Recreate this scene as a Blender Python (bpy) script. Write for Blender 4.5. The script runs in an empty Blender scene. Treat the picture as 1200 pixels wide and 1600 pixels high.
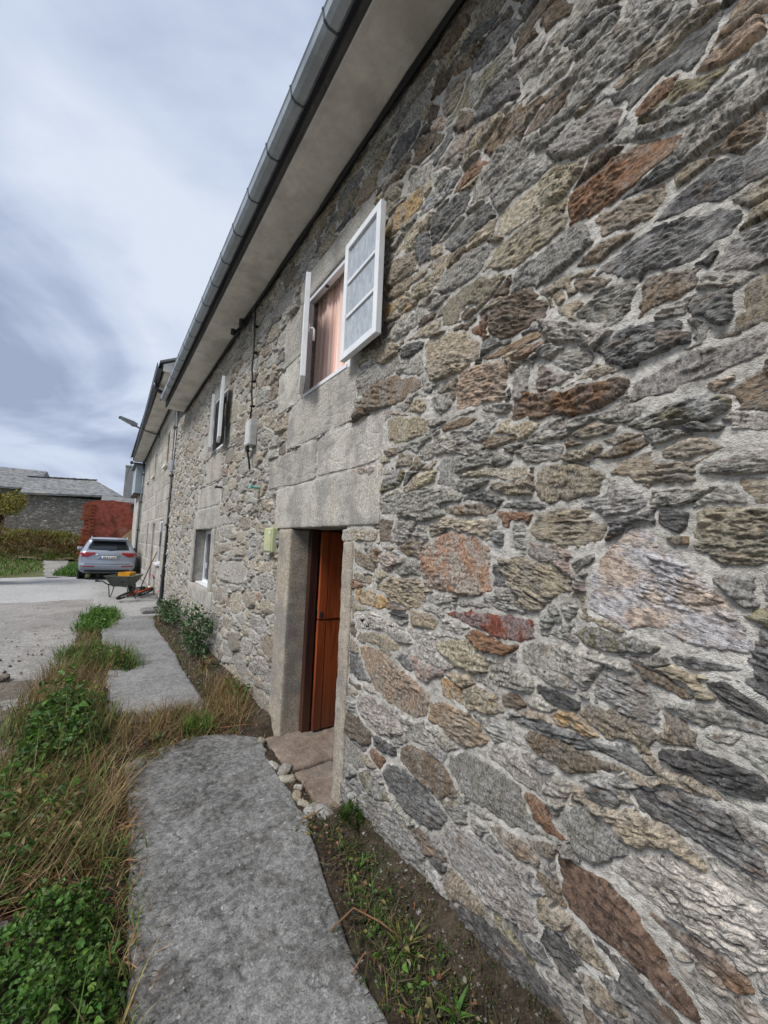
import bpy, bmesh, math, random
import numpy as np
from mathutils import Vector, Matrix
R = math.radians
rng = np.random.default_rng(7)
random.seed(7)
scene = bpy.context.scene
COL = scene.collection

# ------------------------------------------------------------------ camera
YAW, PITCH, ROLL, EYE = R(34.75), R(5.0), R(2.25), 1.65
def cam_axes():
    fw = np.array([math.sin(YAW)*math.cos(PITCH), math.cos(YAW)*math.cos(PITCH), math.sin(PITCH)])
    r = np.array([math.cos(YAW), -math.sin(YAW), 0.0]); u = np.cross(r, fw)
    c, s = math.cos(ROLL), math.sin(ROLL)
    return c*r + s*u, -s*r + c*u, fw
AX_R, AX_U, AX_F = cam_axes()
cam = bpy.data.cameras.new('camera'); cam_o = bpy.data.objects.new('camera', cam); COL.objects.link(cam_o)
m = Matrix((list(AX_R)+[0], list(AX_U)+[0], list(-AX_F)+[0], [0, 0, 0, 1])).transposed()
m.translation = (0, 0, EYE); cam_o.matrix_world = m
cam.sensor_fit = 'VERTICAL'; cam.sensor_height = 24.0; cam.lens = 24.0*630/1600
cam.clip_start = 0.02; cam.clip_end = 3000
scene.camera = cam_o

# ------------------------------------------------------------------ world, sun, exposure
SUN_AZ, SUN_EL = R(-102), R(51)        # azimuth from +Y towards +X : the bright part of the overcast, over the road
w = bpy.data.worlds.new("World"); scene.world = w; w.use_nodes = True
nt = w.node_tree; nt.nodes.clear()
def N(t, kind, **kw):
    n = t.nodes.new(kind)
    for k, v in kw.items():
        if k.startswith('i_'): n.inputs[k[2:].replace('_', ' ')].default_value = v
        else: setattr(n, k, v)
    return n
out = N(nt, 'ShaderNodeOutputWorld')
sky = N(nt, 'ShaderNodeTexSky', sky_type='NISHITA', sun_disc=False, sun_elevation=SUN_EL, sun_rotation=SUN_AZ)
bg1 = N(nt, 'ShaderNodeBackground'); bg1.inputs[1].default_value = 0.05
nt.links.new(sky.outputs[0], bg1.inputs[0])
tc = N(nt, 'ShaderNodeTexCoord')
sep = N(nt, 'ShaderNodeSeparateXYZ'); nt.links.new(tc.outputs['Generated'], sep.inputs[0])
def math_n(t, op, a, b=None, clamp=False):
    n = t.nodes.new('ShaderNodeMath'); n.operation = op; n.use_clamp = clamp
    for i, x in enumerate((a, b)):
        if x is None: continue
        if isinstance(x, (int, float)): n.inputs[i].default_value = x
        else: t.links.new(x, n.inputs[i])
    return n.outputs[0]
zc = math_n(nt, 'ADD', math_n(nt, 'MAXIMUM', sep.outputs[2], 0.0), 0.34)
cx = math_n(nt, 'DIVIDE', sep.outputs[0], zc); cy = math_n(nt, 'DIVIDE', sep.outputs[1], zc)
comb = N(nt, 'ShaderNodeCombineXYZ'); nt.links.new(cx, comb.inputs[0]); nt.links.new(cy, comb.inputs[1])
mp = N(nt, 'ShaderNodeMapping'); mp.inputs['Rotation'].default_value = (0, 0, R(28)); mp.inputs['Scale'].default_value = (0.8, 0.95, 1)
mp.inputs['Location'].default_value = (11.2, 3.4, 0)
nt.links.new(comb.outputs[0], mp.inputs[0])
n1 = N(nt, 'ShaderNodeTexNoise', i_Scale=1.5, i_Detail=8.0, i_Roughness=0.5, i_Distortion=0.9); nt.links.new(mp.outputs[0], n1.inputs[0])
n2 = N(nt, 'ShaderNodeTexNoise', i_Scale=3.2, i_Detail=6.0, i_Roughness=0.55, i_Distortion=0.3); nt.links.new(mp.outputs[0], n2.inputs[0])
mix = math_n(nt, 'ADD', math_n(nt, 'MULTIPLY', n1.outputs[0], 0.72), math_n(nt, 'MULTIPLY', n2.outputs[0], 0.28))
ramp = N(nt, 'ShaderNodeValToRGB')
els = ramp.color_ramp.elements
els[0].position = 0.40; els[0].color = (0.265, 0.31, 0.43, 1)
els[1].position = 0.615; els[1].color = (0.56, 0.61, 0.70, 1)
e = els.new(0.465); e.color = (0.35, 0.405, 0.53, 1)
e = els.new(0.53); e.color = (0.455, 0.515, 0.635, 1)
nt.links.new(mix, ramp.inputs[0])
bg2 = N(nt, 'ShaderNodeBackground'); nt.links.new(ramp.outputs[0], bg2.inputs[0]); bg2.inputs[1].default_value = 0.55
msh = N(nt, 'ShaderNodeMixShader'); msh.inputs[0].default_value = 0.93
nt.links.new(bg1.outputs[0], msh.inputs[1]); nt.links.new(bg2.outputs[0], msh.inputs[2]); nt.links.new(msh.outputs[0], out.inputs[0])

sun = bpy.data.lights.new('sun', 'SUN'); sun.energy = 1.5; sun.angle = R(22); sun.color = (1.0, 0.965, 0.91)
sun_o = bpy.data.objects.new('sun', sun); COL.objects.link(sun_o); sun_o.location = (-20, -8, 25)
sd = Vector((math.sin(SUN_AZ)*math.cos(SUN_EL), math.cos(SUN_AZ)*math.cos(SUN_EL), math.sin(SUN_EL)))
sun_o.rotation_euler = (-sd).to_track_quat('-Z', 'Y').to_euler()
scene.view_settings.view_transform = 'Standard'; scene.view_settings.look = 'None'
scene.view_settings.exposure = 1.30; scene.view_settings.gamma = 1.0
try: scene.view_settings.use_curve_mapping = False
except Exception: pass

# ------------------------------------------------------------------ helpers
def pn(x, y, seed=0):
    """2-D gradient noise, about -0.7 .. 0.7"""
    xi = np.floor(x).astype(np.int64); yi = np.floor(y).astype(np.int64)
    xf = x-xi; yf = y-yi
    u = xf*xf*xf*(xf*(xf*6-15)+10); v = yf*yf*yf*(yf*(yf*6-15)+10)
    def g(ix, iy, dx, dy):
        h = (ix*374761393 + iy*668265263 + seed*1442695041) & 0xffffffff
        h = ((h ^ (h >> 13))*1274126177) & 0xffffffff
        a = ((h ^ (h >> 16)) & 0xffff)*(2*math.pi/65536)
        return np.cos(a)*dx + np.sin(a)*dy
    a = g(xi, yi, xf, yf); b = g(xi+1, yi, xf-1, yf); c = g(xi, yi+1, xf, yf-1); d = g(xi+1, yi+1, xf-1, yf-1)
    return (a*(1-u)+b*u)*(1-v) + (c*(1-u)+d*u)*v
def fbm(x, y, seed=0, oct=3, lac=2.1, gain=0.5):
    s = 0; a = 1.0
    for k in range(oct):
        s = s + a*pn(x*lac**k, y*lac**k, seed+17*k); a *= gain
    return s

def tag(o, label=None, cat=None, group=None, kind=None):
    for k, v in (('label', label), ('category', cat), ('group', group), ('kind', kind)):
        if v: o[k] = v
    return o
def empty(name, loc, label=None, cat=None, group=None, rz=0.0):
    o = bpy.data.objects.new(name, None); COL.objects.link(o); o.location = loc; o.rotation_euler = (0, 0, rz)
    o.empty_display_size = 0.1
    return tag(o, label, cat, group)
def link(name, me, parent=None, loc=None):
    o = bpy.data.objects.new(name, me); COL.objects.link(o)
    if loc is not None: o.location = loc
    if parent is not None: o.parent = parent
    return o
def np_mesh(name, V, F, mats=(), smooth=False, tint=None, stain=None, uv=None):
    """F: (n,4) or (n,3) int array"""
    me = bpy.data.meshes.new(name)
    V = np.asarray(V, np.float32); F = np.asarray(F, np.int32); k = F.shape[1]
    me.vertices.add(len(V)); me.vertices.foreach_set('co', V.ravel())
    me.loops.add(F.size); me.loops.foreach_set('vertex_index', F.ravel())
    me.polygons.add(len(F)); me.polygons.foreach_set('loop_start', np.arange(0, F.size, k, dtype=np.int32))
    me.polygons.foreach_set('use_smooth', np.full(len(F), bool(smooth)))
    me.update(calc_edges=True)
    for nm, arr in (('tint', tint), ('stain', stain)):
        if arr is None: continue
        a = me.color_attributes.new(nm, 'FLOAT_COLOR', 'POINT')
        arr = np.asarray(arr, np.float32)
        if arr.ndim == 1: arr = np.tile(arr, (len(V), 1))
        if arr.shape[1] == 3: arr = np.hstack([arr, np.ones((len(arr), 1), np.float32)])
        a.data.foreach_set('color', arr.ravel())
    if uv is not None:
        l = me.uv_layers.new(name='bed'); l.data.foreach_set('uv', np.asarray(uv, np.float32)[F.ravel()].ravel())
    for mm in mats: me.materials.append(mm)
    return me

class MB:
    """collects boxes, tubes and sheets into one mesh"""
    def __init__(s): s.bm = bmesh.new()
    def box(s, c, d, rot=None, bev=0.0):
        M = Matrix.Translation(c)
        if rot is not None: M = M @ rot.to_4x4()
        r = bmesh.ops.create_cube(s.bm, size=1.0, matrix=M @ Matrix.Diagonal((*d, 1)))
        if bev:
            es = list({e for v in r['verts'] for e in v.link_edges})
            bmesh.ops.bevel(s.bm, geom=es, offset=bev, segments=2, affect='EDGES', profile=0.6)
        return s
    def tube(s, pts, r, n=10, cap=True):
        pts = [Vector(p) for p in pts]; rr = r if isinstance(r, (list, tuple)) else [r]*len(pts)
        rings = []; up = Vector((0, 0, 1))
        for i, p in enumerate(pts):
            t = (pts[min(i+1, len(pts)-1)]-pts[max(i-1, 0)]).normalized()
            a = t.cross(up)
            if a.length < 1e-3: a = t.cross(Vector((1, 0, 0)))
            a.normalize(); b = t.cross(a)
            rings.append([s.bm.verts.new(p + rr[i]*(math.cos(2*math.pi*k/n)*a + math.sin(2*math.pi*k/n)*b)) for k in range(n)])
        for i in range(len(rings)-1):
            for k in range(n):
                s.bm.faces.new((rings[i][k], rings[i][(k+1) % n], rings[i+1][(k+1) % n], rings[i+1][k]))
        if cap:
            s.bm.faces.new(rings[0][::-1]); s.bm.faces.new(rings[-1])
        return s
    def torus(s, c, axis, R0, r0, n=28, k=10):
        axis = Vector(axis).normalized(); a = axis.orthogonal().normalized(); b = axis.cross(a); c = Vector(c)
        rings = []
        for i in range(n):
            t = 2*math.pi*i/n; d = math.cos(t)*a + math.sin(t)*b
            rings.append([s.bm.verts.new(c + d*(R0 + r0*math.cos(2*math.pi*j/k)) + axis*r0*math.sin(2*math.pi*j/k)) for j in range(k)])
        for i in range(n):
            for j in range(k):
                s.bm.faces.new((rings[i][j], rings[(i+1) % n][j], rings[(i+1) % n][(j+1) % k], rings[i][(j+1) % k]))
        return s
    def prism(s, poly, axis, a0, a1):
        """poly 2-D points extruded along axis ('x','y','z') from a0 to a1"""
        def P(u, v, a): return {'x': (a, u, v), 'y': (u, a, v), 'z': (u, v, a)}[axis]
        A = [s.bm.verts.new(P(u, v, a0)) for u, v in poly]; B = [s.bm.verts.new(P(u, v, a1)) for u, v in poly]
        n = len(poly)
        s.bm.faces.new(A[::-1]); s.bm.faces.new(B)
        for i in range(n): s.bm.faces.new((A[i], A[(i+1) % n], B[(i+1) % n], B[i]))
        return s
    def quad(s, *ps):
        s.bm.faces.new([s.bm.verts.new(p) for p in ps]); return s
    def build(s, name, mat, parent=None, smooth=False, loc=None):
        bmesh.ops.recalc_face_normals(s.bm, faces=s.bm.faces)
        me = bpy.data.meshes.new(name); s.bm.to_mesh(me); s.bm.free()
        if mat: me.materials.append(mat)
        if smooth:
            for p in me.polygons: p.use_smooth = True
        return link(name, me, parent, loc)

# ------------------------------------------------------------------ materials
def new_mat(name, rough=0.9, spec=0.3):
    mt = bpy.data.materials.new(name); mt.use_nodes = True
    b = mt.node_tree.nodes['Principled BSDF']; b.inputs['Roughness'].default_value = rough
    b.inputs['Specular IOR Level'].default_value = spec
    return mt, mt.node_tree, b
def mixc(t, fac, a, b, mode='MIX'):
    n = t.nodes.new('ShaderNodeMix'); n.data_type = 'RGBA'; n.blend_type = mode
    for i, x in ((0, fac), (6, a), (7, b)):
        if isinstance(x, (int, float)): n.inputs[i].default_value = x
        elif isinstance(x, (tuple, list)): n.inputs[i].default_value = (*x[:3], 1)
        else: t.links.new(x, n.inputs[i])
    return n.outputs[2]
def noise(t, vec, scale, detail=4.0, rough=0.55, dist=0.0):
    n = t.nodes.new('ShaderNodeTexNoise'); n.inputs['Scale'].default_value = scale; n.inputs['Detail'].default_value = detail
    n.inputs['Roughness'].default_value = rough; n.inputs['Distortion'].default_value = dist
    if vec is not None: t.links.new(vec, n.inputs['Vector'])
    return n.outputs[0]
def rampf(t, fac, a, b, lo=0.0, hi=1.0):
    n = t.nodes.new('ShaderNodeMapRange'); n.inputs[1].default_value = a; n.inputs[2].default_value = b
    n.inputs[3].default_value = lo; n.inputs[4].default_value = hi; n.interpolation_type = 'SMOOTHSTEP'
    t.links.new(fac, n.inputs[0]); return n.outputs[0]
def mapping(t, vec, scale, rot=(0, 0, 0)):
    n = t.nodes.new('ShaderNodeMapping'); n.inputs['Scale'].default_value = scale; n.inputs['Rotation'].default_value = rot
    t.links.new(vec, n.inputs[0]); return n.outputs[0]
def bump(t, b, h, strength, dist):
    n = t.nodes.new('ShaderNodeBump'); n.inputs['Strength'].default_value = strength; n.inputs['Distance'].default_value = dist
    t.links.new(h, n.inputs['Height']); t.links.new(n.outputs[0], b.inputs['Normal'])
def pos(t): return t.nodes.new('ShaderNodeNewGeometry').outputs['Position']
def attr(t, name):
    n = t.nodes.new('ShaderNodeAttribute'); n.attribute_name = name; return n
def vary(name, col, rough=0.8, spec=0.3, scale=8.0, amt=0.25, stain=None, stain_amt=0.5, stain_scale=2.5, bump_s=0.0, bump_scale=60.0, metal=0.0, stretch=(1, 1, 1)):
    """plain surface with uneven tone, optional stains and fine relief"""
    mt, t, b = new_mat(name, rough, spec); b.inputs['Metallic'].default_value = metal
    o = t.nodes.new('ShaderNodeTexCoord').outputs['Object']; p = mapping(t, o, stretch)
    f = noise(t, p, scale, 5); f2 = noise(t, p, scale*7, 3)
    g = math_n(t, 'ADD', math_n(t, 'MULTIPLY', f, 0.65), math_n(t, 'MULTIPLY', f2, 0.35))
    lo = tuple(c*(1-amt) for c in col); hi = tuple(min(1, c*(1+amt)) for c in col)
    c = mixc(t, rampf(t, g, 0.3, 0.7), lo, hi)
    if stain:
        c = mixc(t, math_n(t, 'MULTIPLY', rampf(t, noise(t, p, stain_scale, 6, 0.62), 0.47, 0.68), stain_amt), c, stain)
    t.links.new(c, b.inputs['Base Color'])
    r2 = rampf(t, f, 0.3, 0.7, max(0.05, rough-0.12), min(1, rough+0.1)); t.links.new(r2, b.inputs['Roughness'])
    if bump_s: bump(t, b, noise(t, p, bump_scale, 4), bump_s, 0.01)
    return mt

def schist_material():
    mt, t, b = new_mat('schist', 0.86, 0.35)
    uv = t.nodes.new('ShaderNodeUVMap'); uv.uv_map = 'bed'; uv = uv.outputs[0]
    tint = attr(t, 'tint'); st = attr(t, 'stain')
    band = noise(t, mapping(t, uv, (9, 26, 1)), 1.0, 6, 0.66, 0.8)
    lam = noise(t, mapping(t, uv, (30, 105, 1)), 1.0, 5, 0.68, 0.6)
    patch = noise(t, mapping(t, uv, (4.0, 6.5, 1)), 1.0, 8, 0.66, 0.6)
    grit = noise(t, uv, 260.0, 3, 0.7)
    spk = noise(t, uv, 75.0, 3, 0.6)
    v = math_n(t, 'ADD', math_n(t, 'MULTIPLY', rampf(t, band, 0.28, 0.72), 0.55), math_n(t, 'MULTIPLY', rampf(t, lam, 0.3, 0.7), 0.45))
    v = math_n(t, 'ADD', math_n(t, 'MULTIPLY', v, 0.62), math_n(t, 'MULTIPLY', rampf(t, grit, 0.25, 0.75), 0.38))
    mott = noise(t, mapping(t, uv, (26, 52, 1)), 1.0, 8, 0.78, 0.3)
    v = math_n(t, 'ADD', math_n(t, 'MULTIPLY', v, 0.55), math_n(t, 'MULTIPLY', rampf(t, mott, 0.36, 0.64), 0.45))
    mul = rampf(t, v, 0.12, 0.88, 0.26, 1.72)
    c = mixc(t, math_n(t, 'MULTIPLY', rampf(t, patch, 0.43, 0.56), st.outputs['Alpha']), tint.outputs['Color'], st.outputs['Color'])
    sc = t.nodes.new('ShaderNodeVectorMath'); sc.operation = 'SCALE'; t.links.new(c, sc.inputs[0]); t.links.new(mul, sc.inputs['Scale'])
    c = sc.outputs[0]
    # lichen specks and pale quartz grains, dark mica flecks
    c = mixc(t, math_n(t, 'MULTIPLY', rampf(t, spk, 0.62, 0.72), 0.55), c, (0.50, 0.50, 0.48))
    c = mixc(t, math_n(t, 'MULTIPLY', rampf(t, noise(t, mapping(t, uv, (26, 85, 1)), 1.0, 6, 0.7), 0.56, 0.64), 0.85), c, (0.035, 0.033, 0.032))
    c = mixc(t, math_n(t, 'MULTIPLY', rampf(t, noise(t, uv, 13.0, 8, 0.75), 0.56, 0.66), 0.5), c, (0.46, 0.455, 0.44))
    c = mixc(t, math_n(t, 'MULTIPLY', rampf(t, noise(t, mapping(t, uv, (8, 14, 1)), 1.0, 6, 0.7), 0.55, 0.66), 0.35), c, (0.27, 0.16, 0.085))
    t.links.new(c, b.inputs['Base Color'])
    h = math_n(t, 'ADD', math_n(t, 'MULTIPLY', lam, 0.6), math_n(t, 'MULTIPLY', grit, 0.4))
    h = math_n(t, 'ADD', h, math_n(t, 'MULTIPLY', band, 0.5))
    bump(t, b, h, 1.0, 0.018)
    return mt
def granite_material():
    mt, t, b = new_mat('granite', 0.88, 0.3)
    p = pos(t); tint = attr(t, 'tint')
    g = noise(t, p, 190.0, 3, 0.75); g2 = noise(t, p, 70.0, 4, 0.65); big = noise(t, p, 3.2, 6, 0.62); sk = noise(t, mapping(t, p, (9, 9, 1.2)), 1.0, 7, 0.7)
    v = math_n(t, 'ADD', math_n(t, 'MULTIPLY', rampf(t, g, 0.3, 0.7), 0.5), math_n(t, 'MULTIPLY', rampf(t, g2, 0.3, 0.7), 0.5))
    sc = t.nodes.new('ShaderNodeVectorMath'); sc.operation = 'SCALE'
    t.links.new(tint.outputs['Color'], sc.inputs[0]); t.links.new(rampf(t, v, 0.1, 0.9, 0.5, 1.42), sc.inputs['Scale'])
    c = sc.outputs[0]
    c = mixc(t, math_n(t, 'MULTIPLY', rampf(t, big, 0.45, 0.62), 0.6), c, (0.20, 0.195, 0.19))
    c = mixc(t, math_n(t, 'MULTIPLY', rampf(t, noise(t, p, 9.0, 7, 0.7), 0.53, 0.64), 0.5), c, (0.50, 0.48, 0.42))
    c = mixc(t, math_n(t, 'MULTIPLY', rampf(t, sk, 0.52, 0.7), 0.5), c, (0.30, 0.235, 0.16))
    c = mixc(t, math_n(t, 'MULTIPLY', rampf(t, noise(t, p, 24.0, 4), 0.62, 0.72), 0.5), c, (0.55, 0.55, 0.52))
    c = mixc(t, math_n(t, 'MULTIPLY', rampf(t, noise(t, p, 120.0, 2), 0.62, 0.7), 0.7), c, (0.06, 0.06, 0.06))
    t.links.new(c, b.inputs['Base Color'])
    bump(t, b, math_n(t, 'ADD', g, g2), 0.75, 0.008)
    return mt
def mortar_material():
    mt, t, b = new_mat('lime_mortar', 0.95, 0.15)
    p = pos(t)
    f = noise(t, p, 5.0, 6, 0.6); g = noise(t, p, 230.0, 2, 0.7); g2 = noise(t, p, 45.0, 4, 0.6)
    c = mixc(t, rampf(t, f, 0.35, 0.65), (0.46, 0.44, 0.40), (0.64, 0.615, 0.575))
    c = mixc(t, math_n(t, 'MULTIPLY', rampf(t, g2, 0.46, 0.66), 0.6), c, (0.27, 0.25, 0.22))
    c = mixc(t, math_n(t, 'MULTIPLY', rampf(t, g, 0.5, 0.72), 0.4), c, (0.17, 0.16, 0.145))
    sp = t.nodes.new('ShaderNodeSeparateXYZ'); t.links.new(p, sp.inputs[0])
    low = rampf(t, math_n(t, 'ADD', sp.outputs[2], math_n(t, 'MULTIPLY', f, 0.5)), 0.15, 0.6, 1.0, 0.0)
    c = mixc(t, math_n(t, 'MULTIPLY', low, 0.7), c, (0.13, 0.115, 0.085))      # splashed earth and algae at the foot
    t.links.new(c, b.inputs['Base Color'])
    bump(t, b, math_n(t, 'ADD', math_n(t, 'MULTIPLY', g, 0.7), math_n(t, 'MULTIPLY', g2, 1.4)), 0.9, 0.012)
    return mt
M = {}
M['schist'] = schist_material(); M['granite'] = granite_material(); M['mortar'] = mortar_material()
M['soffit'] = vary('soffit_plaster', (0.68, 0.65, 0.60), 0.95, 0.15, 2.2, 0.16, (0.44, 0.41, 0.375), 0.7, 1.9, 0.35, 30)
M['zinc'] = vary('zinc_gutter', (0.33, 0.365, 0.405), 0.5, 0.5, 3.0, 0.18, (0.17, 0.18, 0.185), 0.5, 2.0, metal=0.25)
M['zinc_dark'] = vary('dark_zinc', (0.055, 0.065, 0.08), 0.45, 0.5, 4.0, 0.3)
M['pipe'] = vary('dark_pipe', (0.035, 0.042, 0.055), 0.4, 0.5, 4.0, 0.3)
M['fascia'] = vary('fascia_shadow_dark', (0.075, 0.07, 0.072), 0.85, 0.2, 3.0, 0.3)  # near-black: the shadow gap behind the gutter is put into this colour
M['slate'] = vary('slate', (0.17, 0.175, 0.185), 0.7, 0.4, 3.0, 0.4, (0.26, 0.255, 0.23), 0.6, 1.6, 0.5, 14)
M['white_paint'] = vary('white_paint', (0.74, 0.76, 0.79), 0.4, 0.5, 3.0, 0.05, (0.52, 0.52, 0.5), 0.3, 7.0)
M['black'] = vary('black_rubber', (0.016, 0.016, 0.018), 0.65, 0.3, 6, 0.3)
M['iron'] = vary('dark_iron', (0.035, 0.036, 0.04), 0.5, 0.5, 6, 0.3)
M['plaster_dark'] = vary('interior_plaster', (0.30, 0.265, 0.23), 0.95, 0.1, 3, 0.2)
M['meter'] = vary('green_plastic', (0.44, 0.46, 0.27), 0.5, 0.4, 4, 0.08, (0.33, 0.34, 0.18), 0.4, 6)
M['junction'] = vary('grey_plastic', (0.50, 0.505, 0.50), 0.6, 0.4, 4, 0.1, (0.28, 0.27, 0.25), 0.5, 5)

def glass_material(name, col, rough=0.06, alpha=0.0):
    mt, t, b = new_mat(name, rough, 0.6); b.inputs['Base Color'].default_value = (*col, 1)
    o = t.nodes.new('ShaderNodeTexCoord').outputs['Object']
    bump(t, b, noise(t, o, 5.0, 2), 0.04, 0.02)
    return mt
M['glass_pale'] = glass_material('reflecting_glass', (0.36, 0.39, 0.41), 0.08)
M['glass_dark'] = glass_material('dark_glass', (0.012, 0.015, 0.018), 0.05)
def curtain_glass():
    mt, t, b = new_mat('net_curtained_glass', 0.12, 0.5)
    o = t.nodes.new('ShaderNodeTexCoord').outputs['Object']
    f = noise(t, mapping(t, o, (1, 3, 1)), 14.0, 5, 0.6)
    t.links.new(mixc(t, rampf(t, f, 0.35, 0.65), (0.30, 0.33, 0.36), (0.44, 0.47, 0.50)), b.inputs['Base Color'])
    return mt
M['glass_lace'] = curtain_glass()
def wood_material(name, a, b2, rough=0.42):
    mt, t, b = new_mat(name, rough, 0.45)
    o = t.nodes.new('ShaderNodeTexCoord').outputs['Object']
    f = noise(t, mapping(t, o, (18, 18, 1.3)), 1.0, 6, 0.6, 0.6); f2 = noise(t, mapping(t, o, (90, 90, 3)), 1.0, 3, 0.6)
    c = mixc(t, rampf(t, math_n(t, 'ADD', math_n(t, 'MULTIPLY', f, 0.7), math_n(t, 'MULTIPLY', f2, 0.3)), 0.35, 0.65), a, b2)
    sp = t.nodes.new('ShaderNodeSeparateXYZ'); t.links.new(pos(t), sp.inputs[0])
    low_tone = rampf(t, math_n(t, 'ADD', sp.outputs[2], math_n(t, 'MULTIPLY', f, 0.5)), 0.2, 1.0, 0.75, 0.0)
    c = mixc(t, low_tone, c, (0.075, 0.028, 0.014))       # darker brown towards the bottom
    t.links.new(c, b.inputs['Base Color']); bump(t, b, f2, 0.25, 0.006)
    return mt
M['door_wood'] = wood_material('varnished_wood', (0.20, 0.040, 0.012), (0.36, 0.085, 0.024))
M['wood_dark'] = wood_material('dark_wood', (0.05, 0.016, 0.008), (0.09, 0.03, 0.013), 0.5)
M['stick_wood'] = vary('stick_wood', (0.17, 0.085, 0.045), 0.7, 0.3, 20, 0.4)

# ------------------------------------------------------------------ the near house: its stone wall, stone by stone
WX = 1.42                                                   # the wall face
WORLD = {}
def house_empty(name, loc, *a):
    o = empty(name, loc, *a); WORLD[o] = Vector(loc); return o
def onto(o, parent):
    """parent an object authored in world coordinates"""
    o.parent = parent; base = WORLD.get(parent, Vector((0, 0, 0)))
    o.matrix_parent_inverse = Matrix.Translation(-base); WORLD[o] = base*0 + Vector((0, 0, 0)); return o
house = house_empty('stone_house', (WX, 4.6, 0.0), 'long two-storey house of rubble stone with an open wooden door and grey eaves', 'house')

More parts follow.
